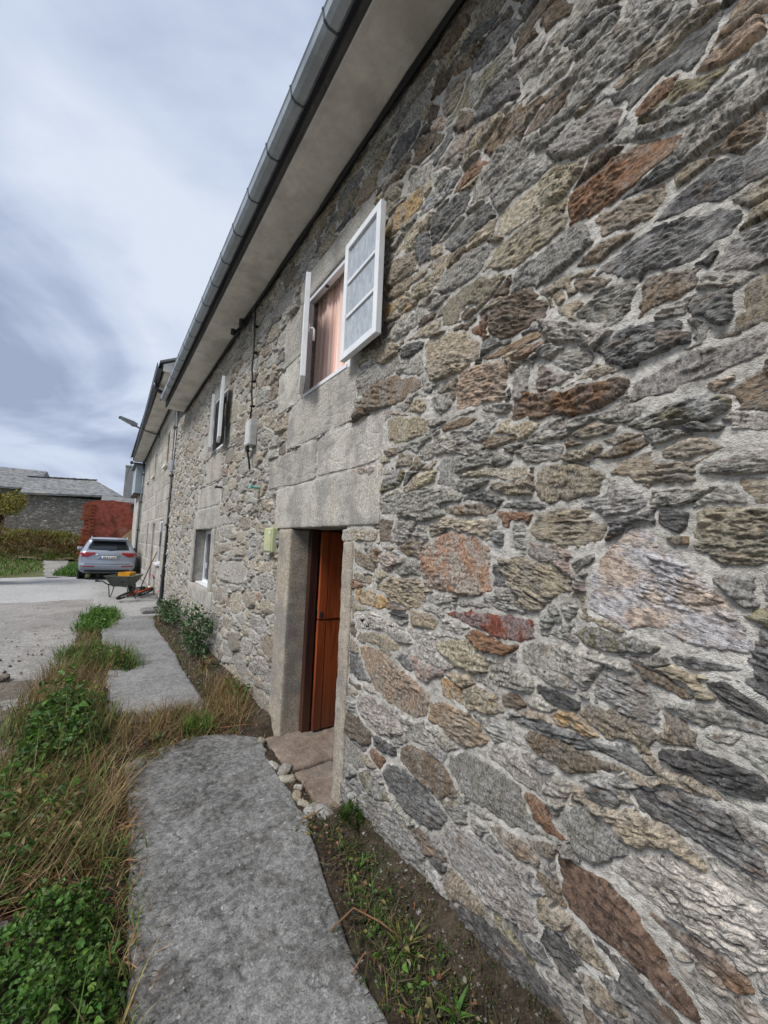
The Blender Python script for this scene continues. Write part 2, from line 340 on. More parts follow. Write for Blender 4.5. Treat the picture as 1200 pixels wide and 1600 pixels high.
TRACED = [
('rustblk',[(1.655,1.659),(1.537,1.721),(1.441,1.739),(1.222,1.690),(1.204,1.627),(1.190,1.477),(1.261,1.443),(1.380,1.438),(1.457,1.442),(1.615,1.450),(1.663,1.485)]),
('tan',[(1.167,1.611),(1.058,1.633),(0.918,1.609),(0.825,1.559),(0.828,1.517),(0.877,1.497),(0.958,1.428),(1.001,1.414),(1.075,1.489),(1.125,1.548)]),
('red',[(1.481,1.351),(1.329,1.369),(1.132,1.394),(0.983,1.395),(0.974,1.308),(1.091,1.280),(1.213,1.291),(1.327,1.312),(1.467,1.325)]),
('tanpink',[(2.283,1.011),(2.093,1.046),(1.874,1.004),(1.717,0.963),(1.576,0.909),(1.586,0.812),(1.659,0.772),(1.859,0.767),(2.054,0.791),(2.168,0.884)]),
('brown',[(2.387,1.643),(2.225,1.597),(2.065,1.532),(2.127,1.492),(2.364,1.527)]),
('pink',[(2.091,1.590),(1.990,1.634),(1.818,1.579),(1.943,1.511),(2.044,1.521)]),
('tan',[(2.398,1.473),(2.147,1.467),(2.164,1.405),(2.331,1.427)]),
('orange',[(2.350,1.361),(2.208,1.388),(2.012,1.363),(1.929,1.284),(2.176,1.271),(2.343,1.286)]),
('lgrey',[(2.337,1.211),(2.108,1.246),(1.943,1.216),(1.763,1.205),(2.143,1.129),(2.306,1.141)]),
('grey',[(1.998,1.150),(1.813,1.186),(1.693,1.138),(1.844,1.116)]),
('cream',[(1.559,1.186),(1.325,1.244),(1.200,1.172),(1.210,1.120),(1.309,1.093),(1.420,1.117),(1.529,1.146)]),
('pink',[(1.756,1.084),(1.612,1.059),(1.470,1.054),(1.579,0.973),(1.685,0.972)]),
('tan',[(1.769,1.318),(1.624,1.320),(1.506,1.291),(1.561,1.243),(1.747,1.219)]),
('grey',[(1.613,1.410),(1.457,1.433),(1.429,1.395),(1.537,1.366),(1.611,1.381)]),
('grey',[(1.905,1.823),(1.694,1.805),(1.773,1.710),(1.896,1.665),(1.958,1.744)]),
('dark',[(1.212,1.729),(1.128,1.737),(1.127,1.671),(1.168,1.678)]),
('grey',[(1.088,1.769),(1.022,1.767),(1.012,1.666),(1.077,1.664)]),
('tan',[(0.969,1.820),(0.773,1.817),(0.687,1.746),(0.720,1.706),(0.810,1.660),(0.902,1.690),(1.022,1.712)]),
('brown',[(1.514,1.868),(1.271,1.871),(1.160,1.838),(1.202,1.806),(1.366,1.813),(1.499,1.828)]),
('dbrown',[(1.137,1.070),(1.051,1.089),(1.007,1.052),(1.051,1.015),(1.126,1.019)]),
('dark',[(0.884,1.018),(0.744,1.027),(0.635,1.059),(0.560,1.001),(0.592,0.986),(0.682,0.998),(0.777,0.988),(0.915,0.986),(1.125,0.974),(1.024,1.002)]),
('bigpink',[(0.620,1.757),(0.563,1.756),(0.538,1.690),(0.483,1.645),(0.437,1.614),(0.394,1.565),(0.362,1.517),(0.332,1.472),(0.328,1.423),(0.353,1.407),(0.420,1.403),(0.474,1.401),(0.537,1.416),(0.585,1.430),(0.636,1.415),(0.722,1.438),(0.765,1.464),(0.768,1.550),(0.727,1.646),(0.662,1.713)]),
('olive',[(0.825,1.373),(0.762,1.408),(0.678,1.395),(0.585,1.389),(0.528,1.384),(0.586,1.348),(0.679,1.332),(0.782,1.335)]),
('tan',[(0.441,1.804),(0.288,1.794),(0.268,1.714),(0.293,1.640),(0.371,1.635),(0.413,1.659),(0.449,1.675)]),
('dark',[(0.546,1.798),(0.456,1.793),(0.461,1.742),(0.486,1.722),(0.536,1.755)]),
('brown',[(0.521,1.714),(0.462,1.719),(0.463,1.694),(0.497,1.691)]),
('grey',[(0.414,1.605),(0.320,1.618),(0.315,1.534),(0.342,1.525),(0.381,1.556)]),
('dark',[(0.518,1.358),(0.438,1.377),(0.335,1.368),(0.367,1.354),(0.494,1.331)]),
('black',[(0.435,1.304),(0.396,1.321),(0.333,1.295),(0.304,1.281),(0.302,1.244),(0.350,1.251),(0.398,1.270)]),
('brown',[(0.666,1.323),(0.609,1.319),(0.524,1.295),(0.459,1.261),(0.482,1.245),(0.545,1.267)]),
('grey',[(0.756,1.199),(0.710,1.268),(0.587,1.284),(0.546,1.205),(0.553,1.142),(0.611,1.143),(0.692,1.169),(0.750,1.156)]),
('grey',[(0.877,1.469),(0.803,1.492),(0.803,1.438),(0.847,1.403)]),
('grey',[(0.832,1.614),(0.733,1.666),(0.747,1.625),(0.810,1.587)]),
('lgrey',[(0.991,1.209),(0.877,1.211),(0.797,1.187),(0.811,1.163),(0.916,1.165)]),
('grey',[(0.815,2.562),(0.741,2.602),(0.679,2.621),(0.590,2.594),(0.603,2.512),(0.641,2.460),(0.700,2.451),(0.785,2.541)]),
('brown',[(0.567,2.581),(0.489,2.571),(0.410,2.525),(0.420,2.494),(0.430,2.475),(0.491,2.462),(0.586,2.449),(0.591,2.506)]),
('dark',[(0.456,2.426),(0.412,2.441),(0.349,2.420),(0.333,2.377),(0.352,2.317),(0.378,2.323),(0.414,2.366)]),
('dark',[(0.735,2.393),(0.629,2.441),(0.472,2.396),(0.443,2.333),(0.444,2.303),(0.537,2.302),(0.619,2.286),(0.688,2.332)]),
('grey',[(0.613,2.231),(0.549,2.255),(0.495,2.267),(0.397,2.278),(0.272,2.276),(0.266,2.220),(0.334,2.186),(0.400,2.180),(0.472,2.173),(0.551,2.159),(0.614,2.164)]),
('rust',[(1.066,2.341),(0.887,2.287),(0.736,2.277),(0.644,2.261),(0.619,2.226),(0.657,2.190),(0.716,2.164),(0.808,2.177),(0.972,2.199),(1.115,2.217)]),
('olive',[(0.627,2.088),(0.574,2.114),(0.488,2.129),(0.424,2.135),(0.358,2.110),(0.350,2.080),(0.403,2.054),(0.499,2.059),(0.598,2.068)]),
('dark',[(0.469,2.052),(0.435,2.056),(0.368,2.029),(0.386,2.016),(0.455,2.031)]),
('brown',[(0.751,1.996),(0.659,2.028),(0.575,2.038),(0.559,2.015),(0.622,1.989),(0.691,1.986)]),
('tan',[(0.535,1.986),(0.460,2.008),(0.413,2.005),(0.362,1.967),(0.452,1.954),(0.527,1.960)]),
('grey',[(0.434,1.917),(0.397,1.939),(0.341,1.952),(0.282,1.952),(0.276,1.910),(0.285,1.886),(0.364,1.885),(0.434,1.900)]),
('tan',[(0.824,2.096),(0.737,2.127),(0.652,2.100),(0.658,2.075),(0.765,2.062)]),
('tan',[(0.904,2.686),(0.863,2.697),(0.847,2.648),(0.879,2.633)]),
('brown',[(0.815,2.711),(0.665,2.639),(0.699,2.625),(0.762,2.629),(0.800,2.663)]),
('pink',[(0.982,2.456),(0.912,2.390),(0.808,2.323),(0.863,2.302),(0.972,2.304)]),
('lgrey',[(0.974,2.620),(0.871,2.580),(0.721,2.460),(0.763,2.441),(0.863,2.466),(0.921,2.506)]),
('grey',[(0.863,2.442),(0.749,2.405),(0.735,2.356),(0.808,2.323),(0.904,2.403)]),
('tan',[(0.970,1.992),(0.809,1.991),(0.692,1.932),(0.725,1.861),(0.918,1.840),(0.987,1.883)]),
('dbrown',[(1.244,2.753),(1.144,2.790),(1.013,2.789),(0.930,2.674),(0.930,2.616),(1.040,2.607),(1.174,2.614),(1.219,2.657)]),
('tanpink',[(1.437,2.443),(1.401,2.552),(1.150,2.510),(1.118,2.462),(1.127,2.324),(1.258,2.334),(1.448,2.346)]),
('grey',[(1.088,2.451),(1.010,2.449),(1.009,2.357),(1.037,2.290),(1.096,2.307)]),
('cream',[(2.046,2.474),(1.640,2.373),(1.652,2.279),(1.894,2.266),(2.036,2.324)]),
('brown',[(2.327,2.723),(2.021,2.730),(1.751,2.640),(1.713,2.559),(1.890,2.531),(2.093,2.537),(2.315,2.569)]),
('tan',[(1.867,2.453),(1.763,2.517),(1.660,2.466),(1.657,2.399)]),
('grey',[(1.645,2.483),(1.480,2.466),(1.463,2.380),(1.562,2.354)]),
('tan',[(1.709,2.819),(1.506,2.800),(1.367,2.740),(1.265,2.638),(1.300,2.575),(1.414,2.546),(1.600,2.546),(1.683,2.617),(1.688,2.719)]),
('brown',[(1.276,2.565),(1.173,2.573),(0.974,2.578),(0.947,2.541),(1.089,2.531),(1.240,2.543)]),
('rust',[(1.088,2.495),(1.011,2.526),(0.921,2.514),(0.956,2.487),(1.058,2.476)]),
('cream',[(1.912,2.914),(1.697,2.917),(1.569,2.915),(1.567,2.848),(1.693,2.847)]),
('dark',[(1.955,2.820),(1.910,2.889),(1.693,2.835),(1.724,2.791),(1.829,2.772)]),
('tan',[(2.309,2.966),(2.079,2.983),(1.951,2.905),(1.967,2.849),(2.135,2.834)]),
('tan',[(2.125,3.336),(1.876,3.307),(1.713,3.275),(1.678,3.244),(1.930,3.235),(2.120,3.266)]),
('cream',[(1.853,3.232),(1.644,3.213),(1.639,3.095),(1.828,3.096)]),
('brown',[(1.423,2.836),(1.371,2.873),(1.306,2.841),(1.356,2.805),(1.395,2.803)]),
('brown',[(1.545,2.287),(1.407,2.315),(1.269,2.281),(1.353,2.254),(1.529,2.263)]),
('lgrey',[(1.729,2.185),(1.588,2.255),(1.404,2.226),(1.289,2.137),(1.300,2.102),(1.539,2.142),(1.693,2.125)]),
('brown',[(1.254,2.149),(1.177,2.169),(1.064,2.137),(1.165,2.114),(1.231,2.113)]),
('grey',[(1.083,2.074),(1.007,2.093),(0.855,2.072),(0.851,2.034),(0.886,2.002),(1.006,2.021)]),
('brown',[(2.084,2.258),(1.931,2.255),(1.928,2.207),(2.050,2.215)]),
('tan',[(1.962,2.118),(1.891,2.213),(1.746,2.188),(1.777,2.126)]),
('pink',[(2.476,2.188),(2.155,2.182),(1.961,2.106),(2.083,2.091),(2.315,2.120)]),
('tan',[(1.859,1.990),(1.740,2.066),(1.566,2.064),(1.578,2.004),(1.821,1.964)]),
('cream',[(1.450,2.010),(1.240,2.029),(1.015,2.006),(1.015,1.966),(1.131,1.963),(1.228,1.992)]),
('brown',[(2.716,3.659),(2.532,3.747),(2.161,3.533),(2.133,3.463),(2.401,3.479)]),
('rustbrown',[(1.021,0.724),(0.978,0.745),(0.914,0.711),(0.847,0.663),(0.854,0.634),(0.899,0.634),(0.978,0.650)]),
('chestnut',[(0.884,0.598),(0.812,0.609),(0.728,0.609),(0.669,0.597),(0.619,0.587),(0.568,0.535),(0.512,0.484),(0.461,0.437),(0.453,0.424),(0.496,0.401),(0.561,0.404),(0.643,0.419),(0.748,0.416),(0.833,0.431),(0.869,0.487)]),
('tan',[(0.861,0.380),(0.826,0.405),(0.761,0.395),(0.683,0.355),(0.700,0.335),(0.780,0.316),(0.847,0.341)]),
('rust',[(0.606,0.607),(0.567,0.618),(0.528,0.615),(0.439,0.623),(0.362,0.607),(0.344,0.582),(0.401,0.557),(0.449,0.583),(0.529,0.585),(0.577,0.593)]),
('lgrey',[(0.697,0.646),(0.656,0.722),(0.524,0.802),(0.435,0.793),(0.320,0.792),(0.317,0.669),(0.361,0.621),(0.423,0.636),(0.500,0.631),(0.577,0.632),(0.646,0.645)]),
('dark',[(0.636,0.925),(0.521,0.982),(0.430,0.996),(0.382,0.968),(0.352,0.929),(0.316,0.914),(0.314,0.862),(0.373,0.861),(0.450,0.871),(0.523,0.875),(0.610,0.877)]),
('black',[(0.559,1.078),(0.448,1.119),(0.385,1.125),(0.310,1.112),(0.305,1.046),(0.408,1.042),(0.482,1.047),(0.554,1.047)]),
('lgrey',[(0.443,1.167),(0.400,1.194),(0.352,1.197),(0.376,1.163),(0.413,1.153)]),
('dark',[(0.778,0.863),(0.713,0.888),(0.666,0.877),(0.672,0.856),(0.732,0.843),(0.771,0.841)]),
('grey',[(0.812,0.796),(0.684,0.768),(0.644,0.746),(0.703,0.665),(0.747,0.638),(0.812,0.634),(0.869,0.728)]),
('tan',[(0.960,0.400),(0.876,0.432),(0.820,0.410),(0.854,0.354),(0.959,0.309)]),
('brown',[(0.539,0.547),(0.501,0.566),(0.475,0.562),(0.502,0.543)]),
('tan',[(0.820,0.273),(0.749,0.295),(0.678,0.294),(0.645,0.269),(0.690,0.230),(0.762,0.223)]),
('dark',[(1.407,4.239),(1.264,4.271),(1.107,4.214),(1.052,4.132),(1.161,4.102),(1.347,4.139)]),
('dark',[(1.496,4.392),(1.424,4.453),(1.127,4.307),(1.265,4.309),(1.398,4.345)]),
('dbrown',[(0.984,4.019),(0.890,4.018),(0.804,3.928),(0.832,3.887),(0.935,3.915)]),
('dark',[(0.875,3.785),(0.751,3.791),(0.609,3.675),(0.678,3.676),(0.778,3.707)]),
('grey',[(1.168,3.919),(1.051,3.980),(0.920,3.897),(0.951,3.869),(1.085,3.900)]),
('tan',[(1.618,4.170),(1.570,4.328),(1.419,4.251),(1.464,4.161),(1.537,4.114)]),
('dbrown',[(1.747,4.228),(1.708,4.318),(1.621,4.256),(1.645,4.175)]),
('lgrey',[(1.065,3.683),(0.890,3.771),(0.778,3.678),(0.860,3.635)]),
('dbrown',[(1.063,3.521),(0.981,3.587),(0.805,3.542),(0.860,3.488),(0.949,3.481)]),
('grey',[(0.948,3.345),(0.860,3.386),(0.693,3.354),(0.615,3.253),(0.682,3.187),(0.806,3.212)]),
('tan',[(0.675,3.389),(0.520,3.392),(0.386,3.379),(0.331,3.335),(0.421,3.328),(0.521,3.332),(0.635,3.350)]),
('rustbrown',[(0.604,3.218),(0.523,3.249),(0.449,3.221),(0.477,3.168),(0.574,3.177)]),
('lgrey',[(0.694,3.171),(0.525,3.120),(0.393,3.063),(0.281,3.055),(0.289,3.023),(0.395,3.010),(0.535,3.070)]),
('tanpink',[(0.424,3.183),(0.342,3.206),(0.255,3.201),(0.244,3.137),(0.314,3.122)]),
('brown',[(0.398,2.883),(0.321,2.900),(0.252,2.906),(0.254,2.830),(0.309,2.819)]),
('dbrown',[(1.879,4.081),(1.760,4.175),(1.559,4.015),(1.610,3.980),(1.812,4.005)]),
('dbrown',[(1.506,3.948),(1.435,4.018),(1.342,3.929),(1.385,3.858)]),
('dark',[(1.385,3.877),(1.257,3.938),(1.084,3.867),(1.066,3.749),(1.214,3.809)]),
('dark',[(1.814,3.416),(1.789,3.524),(1.686,3.497),(1.664,3.306),(1.779,3.313)]),
('tanpink',[(2.676,4.328),(2.510,4.424),(2.270,4.373),(2.296,4.214),(2.495,4.246)]),
('dark',[(2.970,4.324),(2.723,4.336),(2.542,4.304),(2.624,4.241),(2.860,4.251)]),
('dbrown',[(1.892,4.085),(1.812,4.195),(1.625,4.075),(1.671,3.996),(1.832,4.016)]),
('tan',[(1.603,4.138),(1.562,4.318),(1.415,4.255),(1.455,4.139),(1.531,4.089)]),
('grey',[(2.225,4.248),(2.197,4.358),(2.059,4.307),(2.085,4.201)]),
('tan',[(2.194,4.049),(2.147,4.122),(1.979,4.034),(2.004,3.931)]),
('grey',[(1.943,3.926),(1.859,3.999),(1.681,3.931),(1.689,3.826),(1.880,3.859)]),
('cream',[(2.518,1.774),(2.106,1.759),(2.092,1.684),(2.547,1.680)]),
('lgrey',[(2.321,1.194),(1.963,1.235),(1.760,1.183),(1.757,1.128),(2.012,1.150),(2.314,1.110)]),
('lgrey',[(6.304,1.853),(5.479,1.882),(5.269,1.684),(5.587,1.660),(6.265,1.728)]),
('grey',[(4.806,1.985),(4.435,2.117),(4.530,2.010),(4.799,1.954)]),
('grey',[(4.447,1.893),(4.298,1.998),(4.134,1.971),(4.166,1.867),(4.381,1.854)]),
('pink',[(4.086,1.986),(3.961,1.980),(3.961,1.844),(4.085,1.847)]),
('tan',[(6.383,1.603),(5.581,1.638),(5.550,1.527),(6.181,1.460)]),
('tan',[(5.438,1.574),(4.955,1.605),(4.859,1.488),(5.364,1.447)]),
('grey',[(4.941,1.545),(4.502,1.595),(4.424,1.505),(4.779,1.433)]),
('lgrey',[(6.349,1.330),(5.053,1.419),(4.753,1.318),(4.979,1.122),(6.071,1.108)]),
('tan',[(6.328,0.939),(5.855,1.035),(5.615,0.839),(5.962,0.758)]),
('cream',[(5.479,0.965),(4.965,1.064),(4.904,0.817),(5.332,0.730)]),
('cream',[(4.467,1.430),(3.896,1.476),(3.925,1.376),(4.273,1.316)]),
('grey',[(4.436,1.285),(3.925,1.376),(3.847,1.203),(4.350,1.149)]),
('rust',[(6.370,2.748),(6.066,2.730),(6.022,2.576),(6.330,2.614)]),
('tan',[(6.587,3.831),(5.771,3.653),(5.685,3.315),(6.458,3.394)])]

PAL = dict(grey=(.285, .266, .236), lgrey=(.415, .394, .352), dark=(.115, .112, .108), black=(.07, .068, .066), tan=(.35, .295, .215),
           cream=(.44, .40, .315), brown=(.225, .165, .11), dbrown=(.135, .102, .074), rust=(.26, .15, .085), rustbrown=(.24, .13, .075),
           rustblk=(.36, .215, .145), red=(.25, .075, .045), pink=(.37, .29, .24), tanpink=(.36, .265, .19), bigpink=(.45, .36, .285),
           olive=(.205, .185, .12), orange=(.41, .27, .13), chestnut=(.125, .075, .052), granite=(.43, .405, .36))
STAIN = dict(grey=((.40, .395, .385), .6), lgrey=((.26, .24, .21), .6), dark=((.27, .265, .255), .7), black=((.2, .19, .18), .5), tan=((.27, .245, .215), .8),
             cream=((.34, .27, .18), .7), brown=((.30, .28, .25), .7), dbrown=((.25, .215, .18), .6), rust=((.24, .22, .20), .8), rustbrown=((.30, .25, .20), .6),
             rustblk=((.40, .375, .33), .95), red=((.30, .27, .26), .8), pink=((.33, .32, .30), .8), tanpink=((.28, .255, .22), .7), bigpink=((.52, .52, .55), .95),
             olive=((.42, .42, .44), .7), orange=((.36, .34, .29), .8), chestnut=((.2, .13, .09), .6), granite=((.3, .29, .27), .5))

def chaikin(P, n=1, k=0.22):
    P = np.asarray(P, float)
    for _ in range(n):
        Q = np.roll(P, -1, 0); P = np.stack([P*(1-k)+Q*k, P*k+Q*(1-k)], 1).reshape(-1, 2)
    return P
def sdf(P, y, z):
    """signed distance to a polygon, positive inside"""
    d = np.full(y.shape, 1e9); ins = np.zeros(y.shape, bool); n = len(P)
    for i in range(n):
        ay, az = P[i]; by, bz = P[(i+1) % n]; ey, ez = by-ay, bz-az; L = ey*ey+ez*ez+1e-12
        t = np.clip(((y-ay)*ey+(z-az)*ez)/L, 0, 1)
        d = np.minimum(d, (y-ay-t*ey)**2+(z-az-t*ez)**2)
        c = ((az > z) != (bz > z)); den = (bz-az) if abs(bz-az) > 1e-12 else 1e-12
        ins ^= c & (y < (by-ay)*(z-az)/den+ay)
    d = np.sqrt(d); return np.where(ins, d, -d)
def area(P): 
    a, b = P[:, 0], P[:, 1]; return 0.5*abs(np.dot(a, np.roll(b, -1))-np.dot(b, np.roll(a, -1)))

OPEN = dict(door=(2.52, 3.50, -0.6, 1.79), upper=(2.58, 3.46, 3.00, 3.965), far_upper=(6.44, 7.30, 3.12, 4.05), lower=(6.76, 8.18, 0.875, 1.835))
def rect(y0, y1, z0, z1, j=0.0, k=0):
    if not j: return np.array([(y0, z0), (y1, z0), (y1, z1), (y0, z1)])
    r2 = np.random.default_rng(k); P = []
    for (a, b), (c, d) in (((y0, z0), (y1, z0)), ((y1, z0), (y1, z1)), ((y1, z1), (y0, z1)), ((y0, z1), (y0, z0))):
        for t in (0.04, 0.36, 0.66, 0.96): P.append((a+(c-a)*t+r2.normal(0, j), b+(d-b)*t+r2.normal(0, j)))
    return np.array(P)
# squared granite pieces lying flush in the face (no reveal to show)
BLOCKS = [(2.45, 3.78, 2.555, 2.965), (2.09, 3.04, 2.205, 2.535), (3.05, 4.22, 2.20, 2.53), (3.52, 4.10, 2.99, 3.42), (3.49, 3.98, 3.45, 3.96),
          (2.16, 2.56, 1.685, 1.775), (6.36, 8.15, 2.20, 2.56), (7.35, 8.0, 3.1, 3.55), (5.9, 6.40, 3.15, 3.5), (5.95, 6.4, 3.55, 4.0), (6.5, 7.55, 2.60, 3.05)]
# granite that turns a corner into an opening: (x0,x1,y0,y1,z0,z1)
CORNER = [('door_lintel', 1.405, 1.74, 2.08, 3.95, 1.79, 2.185), ('door_jamb', 1.405, 1.66, 3.50, 3.80, -0.25, 1.785), ('door_jamb', 1.402, 1.70, 2.385, 2.52, -0.25, 1.68),
          ('door_jamb', 1.43, 1.70, 2.25, 2.52, 1.55, 1.785),
          ('window_lintel', 1.41, 1.72, 2.30, 3.62, 3.968, 4.22), ('window_jamb', 1.425, 1.72, 3.463, 3.62, 3.0, 3.962), ('window_jamb', 1.425, 1.72, 2.40, 2.577, 3.0, 3.962), ('window_sill', 1.415, 1.72, 2.44, 3.62, 2.90, 2.996),
          ('window_lintel', 1.41, 1.72, 6.34, 8.30, 1.838, 2.185), ('window_jamb', 1.40, 1.72, 8.183, 8.40, 0.875, 1.832), ('window_jamb', 1.40, 1.72, 6.52, 6.757, 0.875, 1.832), ('window_sill', 1.40, 1.72, 6.45, 8.45, 0.60, 0.872),
          ('window_lintel', 1.415, 1.72, 6.3, 7.45, 4.053, 4.28), ('window_jamb', 1.425, 1.72, 7.303, 7.43, 3.12, 4.05), ('window_jamb', 1.425, 1.72, 6.32, 6.437, 3.12, 4.05)]

Y0, Y1, ZB, ZT = -2.6, 12.30, -0.22, 4.72
obst = []                                                   # what the fill must keep clear of: (polygon, gap)
stones = []
for kind, P in TRACED:
    P = np.array(P); stones.append(dict(kind=kind, P=chaikin(P, 1, 0.12), sub=[], gap=0.0, traced=True))
for k, b in enumerate(BLOCKS): stones.append(dict(kind='granite', P=rect(*b, 0.006, k), sub=[], gap=0.0, traced=True))
for s in stones: obst.append((s['P'], 0.011 if s['kind'] != 'granite' else 0.007, s['P'].min(0), s['P'].max(0)))
for b in list(OPEN.values())+[c[3:7] for c in CORNER]:
    P = rect(*b); obst.append((P, 0.006, P.min(0), P.max(0)))
# variable-radius darts in a space squashed along the courses
ASP = 2.5
pts = []; rad = []
def radius(y, z):
    q = rng.random()
    base = 0.038 + 0.085*q**1.5
    if y > 4.6: base *= 0.95
    if z < 0.55: base *= 1.15
    if y < 0.15: base *= 1.25
    return base
cand = np.stack([rng.uniform(Y0, Y1, 52000), rng.uniform(ZB, ZT, 52000)], 1)
ins = np.zeros(len(cand), bool)
for P, g, lo, hi in obst:
    bx = (cand[:, 0] > lo[0]-.03) & (cand[:, 0] < hi[0]+.03) & (cand[:, 1] > lo[1]-.03) & (cand[:, 1] < hi[1]+.03)
    if bx.any():
        i = np.where(bx)[0]; ins[i] |= sdf(P, cand[i, 0], cand[i, 1]) > -0.012
cand = cand[~ins]
SP = np.zeros((6000, 2)); SR = np.zeros(6000); n = 0
for phase, (kmin, kmax) in enumerate(((0.070, 0.108), (0.042, 0.070), (0.020, 0.042), (0.013, 0.024))):
    lim = len(cand)//4
    for (y, z) in cand[phase*lim:(phase+1)*lim]:
        rr = rng.uniform(kmin, kmax)*(1.2 if y < 0.15 else 1.0)*(1.15 if z < 0.5 else 1.0)*(1.15 if y > 6 else 1.0)
        if phase == 0 and rng.random() < 0.45: continue
        if n:
            d = np.hypot((SP[:n, 0]-y)/ASP, SP[:n, 1]-z)
            if (d < (SR[:n]+rr)*0.88).any(): continue
        SP[n] = (y, z); SR[n] = rr; n += 1
SP = SP[:n]; SR = SR[:n]
def clip(P, a, b, c):
    """keep a*y+b*z<=c"""
    o = []; v = P[:, 0]*a+P[:, 1]*b-c
    for i in range(len(P)):
        j = (i+1) % len(P)
        if v[i] <= 0: o.append(P[i])
        if (v[i] < 0) != (v[j] < 0):
            t = v[i]/(v[i]-v[j]); o.append(P[i]+t*(P[j]-P[i]))
    return np.array(o) if len(o) > 2 else None
Q = SP*np.array([1/ASP, 1.0])
for i in range(n):
    y, z = Q[i]; d = np.hypot(Q[:, 0]-y, Q[:, 1]-z)
    L = 3.0*SR[i]+0.05
    P = np.array([(y-L, z-L), (y+L, z-L), (y+L, z+L), (y-L, z+L)])
    rr = np.random.default_rng(1000+i)
    for j in np.argsort(d)[1:26]:
        a, b = Q[j]-Q[i]; c = ((Q[j]**2).sum()-(Q[i]**2).sum()+SR[i]**2-SR[j]**2)/2
        P2 = clip(P, a, b, c)
        if P2 is None: P = None; break
        P = P2
    if P is None or len(P) < 3: continue
    P = P*np.array([ASP, 1.0])
    P = clip(P, 0, 1, ZT)
    if P is None: continue
    sh = rr.normal(0, 0.28)                                   # shear: beds are not quite level
    cy, cz = P.mean(0)
    P = chaikin(P, 1, 0.07)
    lo, hi = P.min(0), P.max(0)
    sub = [(p, g) for (p, g, l2, h2) in obst if not (l2[0] > hi[0]+.02 or h2[0] < lo[0]-.02 or l2[1] > hi[1]+.02 or h2[1] < lo[1]-.02)]
    far = min(1, max(0, (cy-3)/4)); top = min(1, max(0, (cz-2.9)/1.2)); near = min(1, max(0, (2.2-cy)/1.6))
    kinds = ['grey', 'lgrey', 'dark', 'tan', 'cream', 'brown', 'dbrown', 'olive', 'pink', 'rustbrown', 'black', 'orange']
    wts = np.array([2.8, 2.8+3.0*far, 0.7+1.2*near+2.2*top*(1-far), 2.6+1.5*far, 1.1+1.4*far, 1.2, .5+1.4*top*(1-far), 0.6, 0.6, 0.35, 0.3*near+.05, 0.12])
    if cz < 0.7 and cy < 3: wts = np.array([4, 2.6, 1.4, 0.9, .2, .5, .5, .9, .1, .2, .4, .03])
    kind = kinds[rr.choice(len(kinds), p=wts/wts.sum())]
    stones.append(dict(kind=kind, P=P, sub=sub, gap=rr.uniform(0.002, 0.012), traced=False))

